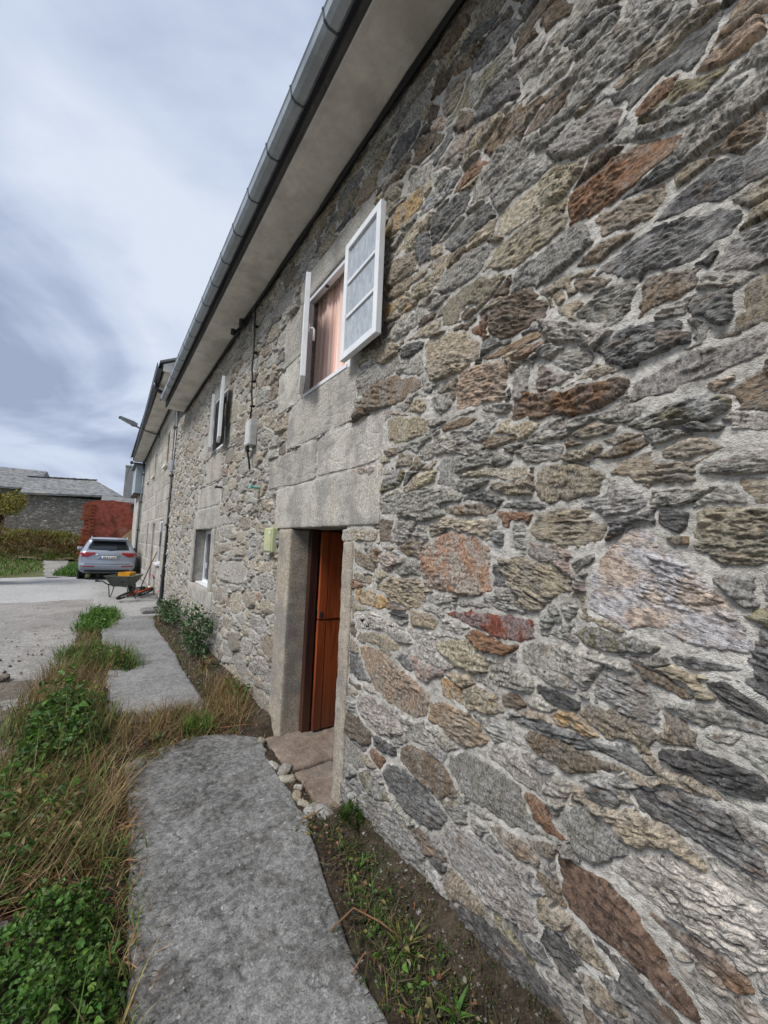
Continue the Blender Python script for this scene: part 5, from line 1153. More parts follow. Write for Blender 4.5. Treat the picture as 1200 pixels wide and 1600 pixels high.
LV = [  # z, half width, rear y, front y, corner radius
    (0.24, .80, .22, 4.30, .20), (0.30, .87, .10, 4.45, .22), (0.40, .92, .02, 4.58, .24), (0.52, .94, .00, 4.62, .26), (0.585, .94, .015, 4.62, .26), (0.60, .935, .035, 4.60, .26),
    (0.72, .945, .07, 4.56, .27), (0.86, .95, .075, 4.50, .27), (0.98, .94, .085, 4.38, .27), (1.055, .91, .12, 4.10, .26), (1.085, .885, .145, 3.60, .25), (1.12, .855, .185, 3.20, .22),
    (1.26, .80, .33, 2.85, .20), (1.40, .735, .48, 2.50, .18), (1.50, .685, .56, 2.25, .17), (1.545, .66, .52, 2.10, .17), (1.575, .63, .50, 1.98, .17), (1.605, .57, .58, 1.85, .2), (1.622, .42, .75, 1.7, .2), (1.628, .15, 1.0, 1.4, .12)]
LVa = np.array(LV)
def lev(z): return [np.interp(z, LVa[:, 0], LVa[:, i]) for i in (1, 2, 3, 4)]
def rear_pt(x, z, off):
    w_, yr, yf, r = lev(z); ax_ = abs(x); bow = 0.05*(x/w_)**2
    if ax_ > w_-r:
        q = min(1, (ax_-(w_-r))/r); y = yr+bow+r-r*math.sqrt(max(0, 1-q*q)); nx, ny = q*math.copysign(1, x), -math.sqrt(max(0, 1-q*q))
    else: y = yr+bow; nx, ny = 0, -1
    return (x+nx*off, y+ny*off, z)
V, F = [], []
def outline(z, w_, yr, yf, r, n=6):
    P = []
    for t in np.linspace(-1, 1, 9): x = t*(w_-r); P.append((x, yr+0.05*(x/w_)**2, z))
    for a in np.linspace(0, math.pi/2, n)[1:]: P.append((w_-r+r*math.sin(a), yr+0.05*((w_-r)/w_)**2*(1-a/(math.pi/2))+r-r*math.cos(a), z))
    for t in np.linspace(0, 1, 8)[1:]: P.append((w_, yr+r+t*(yf-yr-2*r), z))
    for a in np.linspace(0, math.pi/2, n)[1:]: P.append((w_-r+r*math.cos(a), yf-r+r*math.sin(a), z))
    for t in np.linspace(1, -1, 9)[1:]: P.append((t*(w_-r), yf, z))
    for a in np.linspace(0, math.pi/2, n)[1:]: P.append((-(w_-r)-r*math.sin(a), yf-r+r*math.cos(a), z))
    for t in np.linspace(1, 0, 8)[1:]: P.append((-w_, yr+r+t*(yf-yr-2*r), z))
    for a in np.linspace(math.pi/2, 0, n)[1:-1]: P.append((-(w_-r)-r*math.sin(a), yr+r-r*math.cos(a)+0.05*((w_-r)/w_)**2*(1-a/(math.pi/2)), z))
    return P
rows = [outline(*l) for l in LV]; n_ = len(rows[0])
V = np.array([p for r_ in rows for p in r_])
F = np.array([(i*n_+j, i*n_+(j+1) % n_, (i+1)*n_+(j+1) % n_, (i+1)*n_+j) for i in range(len(rows)-1) for j in range(n_)])
def carpart(name, me_or_mb, mat=None, smooth=False, parent=None):
    o = me_or_mb.build(name, mat, None, smooth) if isinstance(me_or_mb, MB) else link(name, me_or_mb)
    o.parent = parent or car; return o
body = carpart('body', np_mesh('body', V, F, [M['paint']], True))
ss = body.modifiers.new('smooth', 'SUBSURF'); ss.levels = ss.render_levels = 1
def patch(name, x0, x1, zlo, zhi, off, mat, nx=14, nz=6, parent=None):
    V, F = [], []
    for layer in (off, off-0.02):
        for i in range(nx+1):
            x = x0+(x1-x0)*i/nx; a, b_ = zlo(x), zhi(x)
            for j in range(nz+1): V.append(rear_pt(x, a+(b_-a)*j/nz, layer))
    st = (nx+1)*(nz+1)
    for i in range(nx):
        for j in range(nz):
            q = [i*(nz+1)+j, (i+1)*(nz+1)+j, (i+1)*(nz+1)+j+1, i*(nz+1)+j+1]; F.append(q); F.append([k_+st for k_ in q[::-1]])
    ring = [i*(nz+1) for i in range(nx+1)]+[nx*(nz+1)+j for j in range(1, nz+1)]+[i*(nz+1)+nz for i in range(nx-1, -1, -1)]+[j for j in range(nz-1, 0, -1)]
    for a, b_ in zip(ring, ring[1:]+ring[:1]): F.append([a, a+st, b_+st, b_])
    return carpart(name, np_mesh(name, np.array(V), np.array(F), [mat], True), parent=parent)
cst = lambda v: (lambda x: v)
tg = patch('rear_window', -.70, .70, lambda x: 1.115+0.03*abs(x), lambda x: 1.475-0.06*max(0, abs(x)-.5), 0.008, M['glass_dark'], 20, 8)
for sx in (-1, 1):
    patch('tail_light', sx*.43, sx*.925, lambda x: 0.975-0.115*min(1, (abs(x)-.43)/.22), lambda x: 1.035-0.012*(abs(x)-.43), 0.014, M['redlens'])
    patch('reflector', sx*.42, sx*.86, cst(.485), cst(.525), 0.012, M['redlens'], 10, 2)
patch('licence_recess', -.36, .36, cst(.765), cst(.915), 0.004, M['paint'])
pl = patch('licence_plate', -.27, .27, cst(.785), cst(.895), 0.020, M['plate'], 6, 2)
patch('blue_strip', -.268, -.222, cst(.788), cst(.892), 0.0225, M['plate_blue'], 2, 2, parent=pl)
cu_ = bpy.data.curves.new('plate_text', 'FONT'); cu_.body = '8057 JM'; cu_.size = 0.118; cu_.align_x = 'CENTER'; cu_.align_y = 'CENTER'; cu_.extrude = 0.001
tmp = bpy.data.objects.new('plate_text', cu_); COL.objects.link(tmp)
dg = bpy.context.evaluated_depsgraph_get(); me = bpy.data.meshes.new_from_object(tmp.evaluated_get(dg)); bpy.data.objects.remove(tmp)
me.materials.clear(); me.materials.append(M['black']); o = link('plate_lettering', me, pl, (0.02, rear_pt(0, .84, .0235)[1], .84)); o.rotation_euler = (R(90), 0, 0)
patch('tailgate_seam', -.60, .60, cst(.742), cst(.750), 0.003, M['trim'], 14, 1); patch('chrome_strip', -.40, .40, cst(.925), cst(.945), 0.014, M['alloy'], 14, 1)
patch('bumper_step', -.80, .80, cst(.592), cst(.604), 0.012, M['trim'], 16, 1); patch('lower_valance', -.72, .72, cst(.285), cst(.365), 0.010, M['trim'], 16, 2)
carpart('roof_spoiler', MB().prism([(0.36, 1.548), (0.62, 1.60), (0.62, 1.565), (0.44, 1.52)], 'x', -.60, .60), M['paint'])
for sx in (-1, 1):
    carpart('roof_rail', MB().tube([(sx*.60, .72, 1.585), (sx*.60, .80, 1.635), (sx*.60, 1.5, 1.65), (sx*.60, 2.1, 1.63), (sx*.60, 2.2, 1.56)], 0.016, 8), M['alloy'], True)
    mr = carpart('mirror', MB().box((sx*1.01, 2.95, 1.10), (.20, .12, .15), None, 0.04).box((sx*.90, 2.97, 1.06), (.12, .05, .05)), M['paint'] if sx < 0 else M['trim'], True)
    side = MB().prism([(.62, 1.14), (2.9, 1.14), (2.35, 1.46), (.82, 1.46)], 'x', 0, 0.012); bm_ = side.bm
    for v in bm_.verts: v.co.x = sx*(np.interp(v.co.z, LVa[:, 0], LVa[:, 1])+0.004+v.co.x)
    carpart('side_window', side, M['glass_dark'])
    for y in (.86, 3.66):
        wh = carpart('wheel', MB().tube([(sx*.70, y, .36), (sx*.935, y, .36)], [.345, .345], 28), M['black'], True)
        carpart('tyre', MB().torus((sx*.82, y, .36), (1, 0, 0), .285, .082, 32, 12), M['black'], True, wh)
        carpart('rim', MB().tube([(sx*.90, y, .36), (sx*.945, y, .36)], [.25, .23], 24), M['alloy'], False, wh)
        carpart('wheel_arch', MB().torus((sx*.90, y, .36), (1, 0, 0), .40, .045, 32, 8), M['trim'], True)
carpart('wiper', MB().tube([(-0.02, .155, 1.125), (.10, .165, 1.135), (.34, .20, 1.15)], 0.012, 6), M['black'])
carpart('exhaust', MB().tube([(-.52, .0, .30), (-.52, .25, .30)], .045, 12), M['trim'])
carpart('underbody', MB().box((0, 2.3, .27), (1.55, 4.0, .14)), M['trim'])

# ------------------------------------------------------------------ wheelbarrow with a yellow tub, child's bicycle, leaning pole
BF = Vector((.40, .917, 0)).normalized(); BR = Vector((BF.y, -BF.x, 0)); BO = Vector((0.62, 13.72, -0.02))
def bw(f, s, z): return BO+BF*f+BR*s+Vector((0, 0, z))
wb = empty('wheelbarrow', tuple(BO), 'grey green wheelbarrow standing on the concrete behind the fallen bicycle', 'wheelbarrow')
M['barrow'] = vary('grey_green_steel', (0.075, 0.09, 0.075), 0.55, 0.4, 7, 0.25, (0.16, 0.15, 0.12), 0.6, 5); M['tubesteel'] = vary('dark_tube', (0.06, 0.065, 0.075), 0.5, 0.5, 6, 0.2)
def wbpart(name, mb, mat, smooth=False, parent=None):
    o = mb.build(name, mat, None, smooth); o.parent = parent or wb
    if not parent: o.location = -BO
    return o
tr = MB(); bot = [(-.24, .20), (.22, .18)]; top = [(-.46, .335), (.52, .315)]
rings = []
for (f0, s0), (f1, s1), z in ((*bot, .29), (*[( -.34, .27), (.36, .25)], .43), (*top, .60), (*[(-.485, .36), (.545, .34)], .595), (*[(-.45, .322), (.505, .302)], .592), (*[(-.33, .262), (.35, .242)], .435), (*[(-.232, .192), (.212, .172)], .302)):
    pr = []
    for (f, s) in ((f0, s0), (f1, s1), (f1, -s1), (f0, -s0)): pr.append(tr.bm.verts.new(bw(f, s, z)))
    rings.append(pr)
for a, b_ in zip(rings[:-1], rings[1:]):
    for i in range(4): tr.bm.faces.new((a[i], a[(i+1) % 4], b_[(i+1) % 4], b_[i]))
tr.bm.faces.new(rings[0][::-1]); tr.bm.faces.new(rings[-1])
wbpart('tray', tr, M['barrow'])
for s in (-1, 1):
    wbpart('handle', MB().tube([bw(.60, s*.07, .19), bw(.15, s*.20, .27), bw(-.35, s*.27, .36), bw(-.62, s*.29, .47), bw(-.95, s*.30, .50)], .017, 8), M['tubesteel'], True)
    wbpart('leg', MB().tube([bw(-.10, s*.20, .29), bw(-.22, s*.22, .02), bw(-.30, s*.22, .012), bw(-.36, s*.24, .34)], .014, 8), M['tubesteel'], True)
    wbpart('grip', MB().tube([bw(-.83, s*.297, .495), bw(-.96, s*.30, .502)], .022, 8), M['black'], True)
wh = wbpart('wheel', MB().torus(bw(.60, 0, .19), BR, .145, .045, 26, 10), M['black'], True)
o = wbpart('rim', MB().tube([bw(.60, -.03, .19), bw(.60, .03, .19)], .11, 18), M['barrow'], False); o.parent = wh; o.location = (0, 0, 0)
o = wbpart('axle', MB().tube([bw(.60, -.09, .19), bw(.60, .09, .19)], .012, 8), M['iron'])
M['yellow'] = vary('yellow_plastic', (0.62, 0.30, 0.015), 0.5, 0.4, 6, 0.12)
yb = MB(); yo = bw(.10, .02, .0)
for q in ((.0, .0, .555, .44, .30, .012), (-.215, .0, .60, .014, .30, .10), (.215, .0, .60, .014, .30, .10), (0, -.143, .60, .416, .014, .10), (0, .143, .60, .416, .014, .10)):
    yb.box(bw(.10+q[0]*0.98, q[1]+.02, q[2]+.02), (q[3], q[4], q[5]), Matrix.Rotation(math.atan2(BF.y, BF.x), 3, 'Z'), 0.004)
tag(yb.build('plastic_tray', M['yellow']), 'yellow plastic tray lying inside the wheelbarrow', 'tray')

bA = Vector((.62, .78, 0)).normalized(); bP = Vector((bA.y, -bA.x, 0)); tl = R(30); bB = bP*math.cos(tl)+Vector((0, 0, math.sin(tl))); bC = bA.cross(bB)
bO = Vector((0.72, 12.98, 0.035))
def bk_(a, b_, c=0): return bO+bA*a+bB*b_+bC*c
bike = empty('bicycle', tuple(bO), "small child's bicycle lying on its side in front of the wheelbarrow", 'bicycle')
M['orange'] = vary('orange_paint', (0.42, 0.075, 0.02), 0.4, 0.5, 8, 0.15); M['redgrip'] = vary('red_grip', (0.40, 0.03, 0.03), 0.5, 0.4, 8, 0.15); M['chrome'] = vary('steel', (0.5, 0.5, 0.5), 0.35, 0.5, 8, 0.1, metal=0.7)
def bpart(name, mb, mat, parent=None, smooth=True):
    o = mb.build(name, mat, None, smooth); o.parent = parent or bike
    if not parent: o.location = -bO
    return o
for a in (-.40, .42):
    wq = bpart('wheel', MB().torus(bk_(a, .22), bC, .185, .030, 30, 8), M['black'])
    sp_ = MB()
    for k in range(10):
        t_ = math.pi*2*k/10; sp_.tube([bk_(a, .22), bk_(a+.165*math.cos(t_), .22+.165*math.sin(t_))], .0035, 5)
    bpart('spokes', sp_, M['chrome'], wq); bpart('hub', MB().tube([bk_(a, .22, -.05), bk_(a, .22, .05)], .022, 10), M['chrome'], wq)
fm_ = MB()
for p, q in (((-.40, .22), (-.08, .22)), ((-.40, .22), (-.16, .46)), ((-.08, .22), (-.17, .50)), ((-.08, .22), (.30, .47)), ((-.155, .44), (.29, .52))): fm_.tube([bk_(*p), bk_(*q)], .018, 8)
bpart('frame', fm_, M['orange'])
bpart('fork', MB().tube([bk_(.42, .22, .045), bk_(.36, .40, .045), bk_(.29, .54, 0)], .013, 8).tube([bk_(.42, .22, -.045), bk_(.36, .40, -.045)], .013, 8), M['black'])
bpart('saddle', MB().box(bk_(-.19, .57), (.20, .10, .05), Matrix((bA, bC, bB)).transposed(), .02), M['black'])
bpart('seat_post', MB().tube([bk_(-.165, .48), bk_(-.185, .56)], .012, 8), M['chrome'])
bpart('handlebar', MB().tube([bk_(.24, .70, .26), bk_(.27, .66, .14), bk_(.28, .58, 0), bk_(.27, .66, -.14), bk_(.24, .70, -.26)], .012, 8), M['chrome'])
for s in (-1, 1): bpart('grip', MB().tube([bk_(.245, .695, s*.17), bk_(.225, .715, s*.29)], .020, 8), M['redgrip'])
bpart('crank', MB().tube([bk_(-.08, .22, .06), bk_(.0, .16, .06), bk_(.0, .16, .13)], .012, 8).tube([bk_(-.08, .22, -.05), bk_(-.08, .22, .05)], .045, 12), M['iron'])
for k in (.30, .12): pass
pole = MB().tube([(1.06, 14.45, -0.02), (1.15, 14.2, 0.42), (1.26, 13.95, 0.86), (1.385, 13.75, 1.26)], [.016, .016, .015, .013], 8)
tag(pole.build('broom_handle', M['stick_wood'], None, True), 'thin reddish wooden pole leaning against the squared stone house', 'pole')
mat_ = rough_block('rubber_mat', 1.0, 1.40, 14.9, 15.9, -0.02, 0.012, M['trim'], None, (1, 1, 1), 0.2, 0.008, 0.004, 9); tag(mat_, 'dark flat mat on the concrete by the house door behind the bicycle', 'mat')

# ------------------------------------------------------------------ plants
def leaf_material(name, rough=0.6):
    mt, t, b = new_mat(name, rough, 0.3)
    tint = attr(t, 'tint'); p = pos(t)
    sc = t.nodes.new('ShaderNodeVectorMath'); sc.operation = 'SCALE'; t.links.new(tint.outputs['Color'], sc.inputs[0]); t.links.new(rampf(t, noise(t, p, 60, 3), 0.3, 0.7, 0.75, 1.25), sc.inputs['Scale'])
    t.links.new(sc.outputs[0], b.inputs['Base Color'])
    tr_ = t.nodes.new('ShaderNodeBsdfTranslucent'); t.links.new(sc.outputs[0], tr_.inputs[0])
    mx = t.nodes.new('ShaderNodeMixShader'); mx.inputs[0].default_value = 0.28
    t.links.new(b.outputs[0], mx.inputs[1]); t.links.new(tr_.outputs[0], mx.inputs[2]); t.links.new(mx.outputs[0], t.nodes['Material Output'].inputs[0])
    return mt
M['leaf'] = leaf_material('green_leaf', 0.5); M['blade'] = leaf_material('grass_blade', 0.65)
pr = np.random.default_rng(99)
def pick(cols, n, jit=0.22):
    c = np.array(cols)[pr.integers(0, len(cols), n)]; return c*(1+pr.normal(0, jit, (n, 1))).clip(.45, 1.7)*(1+pr.normal(0, .06, (n, 3)))
def blade_geo(root, head, length, width, lean, droop, col, seg=4):
    """arching blades: lean = start angle from vertical, droop = extra angle gained to the tip"""
    n = len(root); t = np.linspace(0, 1, seg+1); V = np.zeros((n, seg+1, 2, 3)); p = root.copy()
    d = np.stack([np.cos(head), np.sin(head), np.zeros(n)], 1); s = np.stack([-np.sin(head), np.cos(head), np.zeros(n)], 1)
    tw = pr.uniform(-.6, .6, n)
    s = s*np.cos(tw)[:, None]+np.array([0, 0, 1])*np.sin(tw)[:, None]*0.4
    for k in range(seg+1):
        w_ = width*(1-t[k]**1.6*0.95)*0.5
        V[:, k, 0] = p-s*w_[:, None]; V[:, k, 1] = p+s*w_[:, None]
        a = lean+droop*t[k]
        p = p+(length/seg)[:, None]*(d*np.sin(a)[:, None]+np.array([0, 0, 1])*np.cos(a)[:, None])
    base = np.arange(n)[:, None]*(seg+1)*2
    F = np.concatenate([np.stack([base+2*k, base+2*k+1, base+2*k+3, base+2*k+2], 2).reshape(-1, 4) for k in range(seg)])
    return V.reshape(-1, 3), F, np.repeat(col, (seg+1)*2, 0)
def leaf_geo(c, dirv, nrm, L, W, col, fold=0.25):
    """pointed leaves folded along the midrib: 8 vertices, 6 faces as quads"""
    n = len(c); dirv = dirv/np.linalg.norm(dirv, axis=1, keepdims=True); s = np.cross(dirv, nrm); s /= np.linalg.norm(s, axis=1, keepdims=True)+1e-9; u = np.cross(s, dirv)
    L = L[:, None]; W = W[:, None]; V = np.zeros((n, 8, 3))
    V[:, 0] = c; V[:, 1] = c+dirv*L*.33-u*W*.06; V[:, 2] = c+dirv*L*.68-u*W*.12; V[:, 3] = c+dirv*L-u*W*.35
    for k, (f, h) in enumerate(((.30, .5), (.66, .36))):
        V[:, 4+k] = c+dirv*L*f+s*W*h+u*W*fold; V[:, 6+k] = c+dirv*L*f-s*W*h+u*W*fold
    b_ = np.arange(n)[:, None]*8
    q = [(0, 1, 4, 4), (1, 2, 5, 4), (2, 3, 5, 5), (0, 6, 1, 1), (1, 6, 7, 2), (2, 7, 3, 3)]
    T = []
    for f in q:
        if f[2] == f[3]: T.append(np.stack([b_[:, 0]+f[0], b_[:, 0]+f[1], b_[:, 0]+f[2]], 1))
        else: T.append(np.stack([b_[:, 0]+f[0], b_[:, 0]+f[1], b_[:, 0]+f[2]], 1)); T.append(np.stack([b_[:, 0]+f[0], b_[:, 0]+f[2], b_[:, 0]+f[3]], 1))
    return V.reshape(-1, 3), np.concatenate(T), np.repeat(col, 8, 0)
def join_geo(parts):
    off = 0; Vs, Fs, Cs = [], [], []
    for V, F, C in parts:
        if F.shape[1] == 4: F = np.concatenate([F[:, [0, 1, 2]], F[:, [0, 2, 3]]])
        Vs.append(V); Fs.append(F+off); Cs.append(C); off += len(V)
    return np.vstack(Vs), np.vstack(Fs), np.vstack(Cs)
def in_poly(P, n):
    P = np.array(P, float); lo, hi = P.min(0), P.max(0); out_ = []
    tot = 0
    while tot < n:
        q = pr.uniform(lo, hi, (n*3, 2)); q = q[sdf(P, q[:, 0], q[:, 1]) > 0]; out_.append(q); tot += len(q)
    return np.vstack(out_)[:n]
DRY = [(.26, .17, .075), (.33, .235, .115), (.20, .115, .05), (.155, .085, .04), (.36, .28, .16)]
BROWN = [(.17, .09, .042), (.23, .125, .058), (.13, .07, .035), (.28, .175, .085)]
OLIVE = [(.12, .125, .035), (.17, .155, .05), (.085, .105, .025), (.22, .18, .075)]
GREEN = [(.055, .12, .020), (.08, .165, .028), (.042, .09, .017), (.115, .20, .04)]
FRESH = [(.085, .19, .022), (.06, .15, .018), (.11, .21, .035)]
def blades(poly, n, L, W, cols, lean=(0.1, 0.9), droop=(0.3, 1.4), head=None, z=-0.01, clump=None, hs=1.0):
    if clump:
        cc = in_poly(poly, clump[0]); k = pr.integers(0, clump[0], n); q = cc[k]+pr.normal(0, clump[1], (n, 2))
    else: q = in_poly(poly, n)
    root = np.column_stack([q, np.full(n, z)])
    h = pr.uniform(0, 2*math.pi, n) if head is None else pr.normal(head, hs, n)
    return blade_geo(root, h, pr.uniform(*L, n), pr.uniform(*W, n), pr.uniform(*lean, n), pr.uniform(*droop, n), pick(cols, n))
def leaves_in(poly, n, zr, L, cols, aspect=0.6, up=0.9, zpow=1.0, z0=0.0):
    q = in_poly(poly, n); P = np.array(poly, float)
    e_ = np.clip(sdf(P, q[:, 0], q[:, 1])/0.12, 0.15, 1)*np.clip(0.62+1.5*fbm(q[:, 0]/.13, q[:, 1]/.13, int(n), 2), .12, 1.35)
    z = z0+zr[0]+(zr[1]-zr[0])*e_*pr.random(n)**zpow
    a = pr.uniform(0, 2*math.pi, n); el = pr.normal(0.1, 0.4, n)
    d = np.stack([np.cos(a)*np.cos(el), np.sin(a)*np.cos(el), np.sin(el)], 1); nr = np.stack([pr.normal(0, .45, n), pr.normal(0, .45, n), np.full(n, up)], 1)
    Ln = L[0]+(L[1]*1.25-L[0])*pr.random(n)**1.8; return leaf_geo(np.column_stack([q, z]), d, nr, Ln, Ln*pr.uniform(aspect*.8, aspect*1.2, n), pick(cols, n))
def stuff(name, parts, mat): 
    V, F, C = join_geo(parts); o = link(name, np_mesh(name, V, F, [mat], False, C)); o['kind'] = 'stuff'; return o
# dry and green grass of the verge and of the strip between the slabs
G_ = []
P_dry = [(-.55, 2.35), (.14, 2.3), (.19, 3.0), (.16, 3.6), (-.45, 3.75)]
G_.append(blades(P_dry, 1150, (.10, .34), (.003, .007), BROWN+DRY+OLIVE[:2], (.2, 1.25), (.5, 2.2), clump=(70, .06)))
G_.append(blades(P_dry, 300, (.25, .46), (.003, .005), DRY, (.5, 1.05), (.3, 1.0), head=0.7, hs=.5, clump=(16, .06))); G_.append(blades(P_dry, 1000, (.1, .3), (.004, .011), GREEN+OLIVE, (.2, 1.1), (.4, 1.3), clump=(18, .06)))
G_.append(blades([(-.5, 3.3), (.17, 3.2), (.22, 3.9), (.15, 4.9), (-.5, 5.0)], 1500, (.12, .34), (.004, .009), OLIVE+GREEN, clump=(40, .07)))
G_.append(blades([(-.5, 3.3), (.1, 3.2), (.15, 4.6), (-.5, 5.0)], 110, (.35, .6), (.003, .005), DRY, (.1, .7), (.1, .7)))
G_.append(blades([(-.46, 4.7), (.1, 4.7), (.2, 5.3), (.1, 6.3), (-.38, 6.3)], 1300, (.12, .36), (.003, .007), DRY+OLIVE, (.05, .6), (.2, .9), clump=(45, .06)))
G_.append(blades([(-.32, 6.1), (.5, 6.0), (.5, 6.6), (.1, 7.4), (-.25, 7.2)], 1900, (.10, .30), (.006, .012), OLIVE+GREEN, clump=(45, .06)))
G_.append(blades([(-.25, 7.2), (.12, 7.2), (.08, 8.9), (-.22, 8.8)], 420, (.06, .16), (.006, .012), OLIVE+DRY))
G_.append(blades([(-.22, 8.6), (.1, 8.7), (.45, 9.8), (.3, 11.2), (-.05, 11.4), (-.2, 10.2)], 1500, (.08, .24), (.010, .02), FRESH+GREEN, (.1, 1.0), (.4, 1.3), clump=(40, .08)))
P_gap = [(.16, 3.68), (.46, 3.74), (.75, 3.88), (1.1, 3.72), (1.35, 3.75), (1.36, 4.5), (1.05, 4.45), (.55, 4.4), (.2, 4.55)]
G_.append(blades(P_gap, 1700, (.10, .30), (.003, .007), DRY+BROWN+OLIVE, (.2, 1.1), (.4, 1.3), clump=(50, .06)))
G_.append(blades([(.70, 3.83), (.92, 3.85), (.95, 4.08), (.72, 4.1)], 700, (.06, .16), (.005, .009), FRESH, (.1, .9), (.3, 1.2)))
G_.append(blades([(1.0, 3.8), (1.36, 3.75), (1.38, 4.9), (1.1, 4.8)], 900, (.12, .30), (.003, .006), DRY+OLIVE+BROWN, (.2, 1.0), (.3, 1.2), clump=(30, .05)))
G_.append(blades([(1.05, 4.8), (1.38, 4.8), (1.38, 6.0), (1.05, 5.8)], 200, (.06, .16), (.005, .009), OLIVE+DRY))
G_.append(blades([(.95, 1.0), (1.36, 1.1), (1.36, 2.2), (1.14, 2.2)], 800, (.03, .11), (.002, .005), GREEN+OLIVE+GREEN+[(.06, .05, .03)], (.5, 1.4), (.3, 1.0), z=.0, clump=(40, .05)))
G_.append(blades([(-.55, -1.5), (.16, -1.5), (.17, 1.7), (-.55, 1.8)], 900, (.12, .35), (.004, .009), OLIVE+GREEN+DRY))
G_.append(blades([(-.62, 1.7), (-.3, 1.7), (-.4, 4.8), (-.62, 5.2)], 700, (.12, .36), (.004, .009), OLIVE+DRY+GREEN, clump=(26, .06)))
# grass heads on some of the taller stalks, and dead matted litter between the tufts
G_.append(blades([(-.55, 2.3), (.24, 2.3), (.2, 6.3), (-.45, 6.3)], 900, (.05, .16), (.006, .016), BROWN+[(.09, .06, .035)], (1.1, 1.6), (-.1, .5), z=.01))
G_.append(blades([(.86, 1.0), (1.36, 1.0), (1.38, 2.25), (1.14, 2.25)], 700, (.03, .10), (.004, .010), [(.05, .035, .022), (.06, .045, .03), (.08, .07, .04), (.035, .03, .02), (.13, .09, .05)], (1.1, 1.6), (-.1, .5), z=.015))
G_.append(blades([(1.16, 2.3), (1.30, 2.3), (1.30, 3.6), (1.2, 3.6)], 260, (.03, .09), (.003, .006), OLIVE+DRY+BROWN, (.4, 1.4), (.2, 1.0), z=-.04))
G_.append(blades([(.16, 1.4), (.30, 1.4), (.36, 3.5), (.2, 3.5)], 500, (.03, .12), (.003, .007), BROWN+OLIVE, (.5, 1.5), (.2, 1.0), z=-.02))
for (poly, n_e) in (([(.24, 3.40), (.30, 3.40), (.55, 3.60), (.80, 3.76), (1.10, 3.62), (1.14, 3.72), (.80, 3.90), (.5, 3.74)], 420), ([(.12, 4.45), (.5, 4.30), (1.0, 4.38), (1.0, 4.55), (.5, 4.5), (.15, 4.68)], 420), ([(.12, 1.2), (.22, 1.2), (.32, 3.4), (.22, 3.4)], 420), ([(1.0, 4.5), (1.1, 4.5), (1.08, 10), (.95, 10)], 500)):
    G_.append(blades(poly, n_e, (.03, .13), (.003, .008), OLIVE+GREEN+DRY+BROWN, (.3, 1.4), (.3, 1.2), z=.0))
stuff('verge_grass', G_, M['blade'])
# creeping small-leaved cover and leafy weeds, each clump a plant
def weed(poly, n, zr, L, cols, lab, name='leafy_weed', cat='plant', stems=30, group=None, aspect=0.6, zpow=0.8, extra=None):
    V, F, C = join_geo([leaves_in(poly, n, zr, L, cols, aspect, zpow=zpow)]+(extra or []))
    c = np.append(np.array(poly).mean(0), 0.0)
    t_ = empty(name, tuple(c), lab, cat, group)
    o = link('foliage', np_mesh('foliage', V-c, F, [M['leaf']], False, C)); o.parent = t_
    q = in_poly(poly, stems); mb_ = blade_geo(np.column_stack([q, np.full(stems, -.03)]), pr.uniform(0, 6.28, stems), np.full(stems, zr[1])*pr.uniform(.7, 1.2, stems), np.full(stems, .006), pr.uniform(0, .5, stems), pr.uniform(0, .6, stems), pick([(.10, .09, .035), (.12, .06, .03)], stems))
    o = link('stems', np_mesh('stems', mb_[0]-c, mb_[1], [M['blade']], False, mb_[2])); o.parent = t_; o['kind'] = 'stuff'
    return t_
weed([(-.30, 1.45), (.13, 1.45), (.185, 1.8), (.17, 2.2), (.10, 2.48), (-.1, 2.42), (-.32, 2.2)], 4200, (.0, .19), (.014, .03), GREEN+[(.05, .12, .02), (.075, .16, .03)], 'dense dark green small leaved creeper at the near edge of the slab', 'creeper', 'plant', 60, aspect=.75)
weed([(-.42, 3.55), (-.05, 3.45), (.12, 3.9), (.10, 4.6), (-.15, 4.95), (-.42, 4.7)], 1900, (.02, .36), (.035, .075), GREEN+[(.07, .15, .04)], 'dark leafy bramble patch among the dry grass of the verge', 'bramble', 'plant', 60, aspect=.55)
weed([(-.1, 4.3), (.14, 4.2), (.18, 5.2), (.05, 5.5), (-.08, 5.2)], 800, (.0, .20), (.02, .045), GREEN+OLIVE, 'low green weeds along the left edge of the pale slab', stems=25)
weed([(-.1, 6.3), (.42, 6.0), (.50, 6.5), (.1, 7.1), (-.18, 7.0)], 1200, (.0, .18), (.02, .05), OLIVE+GREEN, 'olive green weed tuft spreading over the pale slab edge', stems=40)
weed([(-.1, 8.9), (.2, 9.0), (.42, 9.9), (.2, 10.9), (-.08, 10.6)], 900, (.0, .16), (.03, .07), FRESH+GREEN, 'bright green leafy tuft at the far end of the pale slab', stems=30)
weed([(-.52, 2.5), (-.1, 2.5), (.12, 2.9), (.05, 3.4), (-.5, 3.4)], 1100, (.0, .26), (.02, .06), GREEN+OLIVE, 'loose green weeds in the middle of the dry grass by the near slab', stems=30, aspect=.45)
weed([(-.5, 5.0), (-.15, 4.9), (.0, 5.6), (-.3, 6.0)], 500, (.0, .2), (.02, .055), OLIVE+GREEN, 'sparse olive weeds among the straw beside the road', stems=30, aspect=.45)
weed([(.90, .95), (1.34, 1.0), (1.36, 1.9), (1.15, 2.15), (1.05, 1.6)], 420, (.0, .06), (.012, .032), GREEN+OLIVE, 'scattered low weeds over the dark earth strip under the wall', stems=14)
weed([(1.0, 2.25), (1.3, 2.2), (1.34, 2.4), (1.15, 2.42)], 160, (.0, .05), (.01, .025), OLIVE, 'thin weeds at the slab corner beside the moss', stems=8)
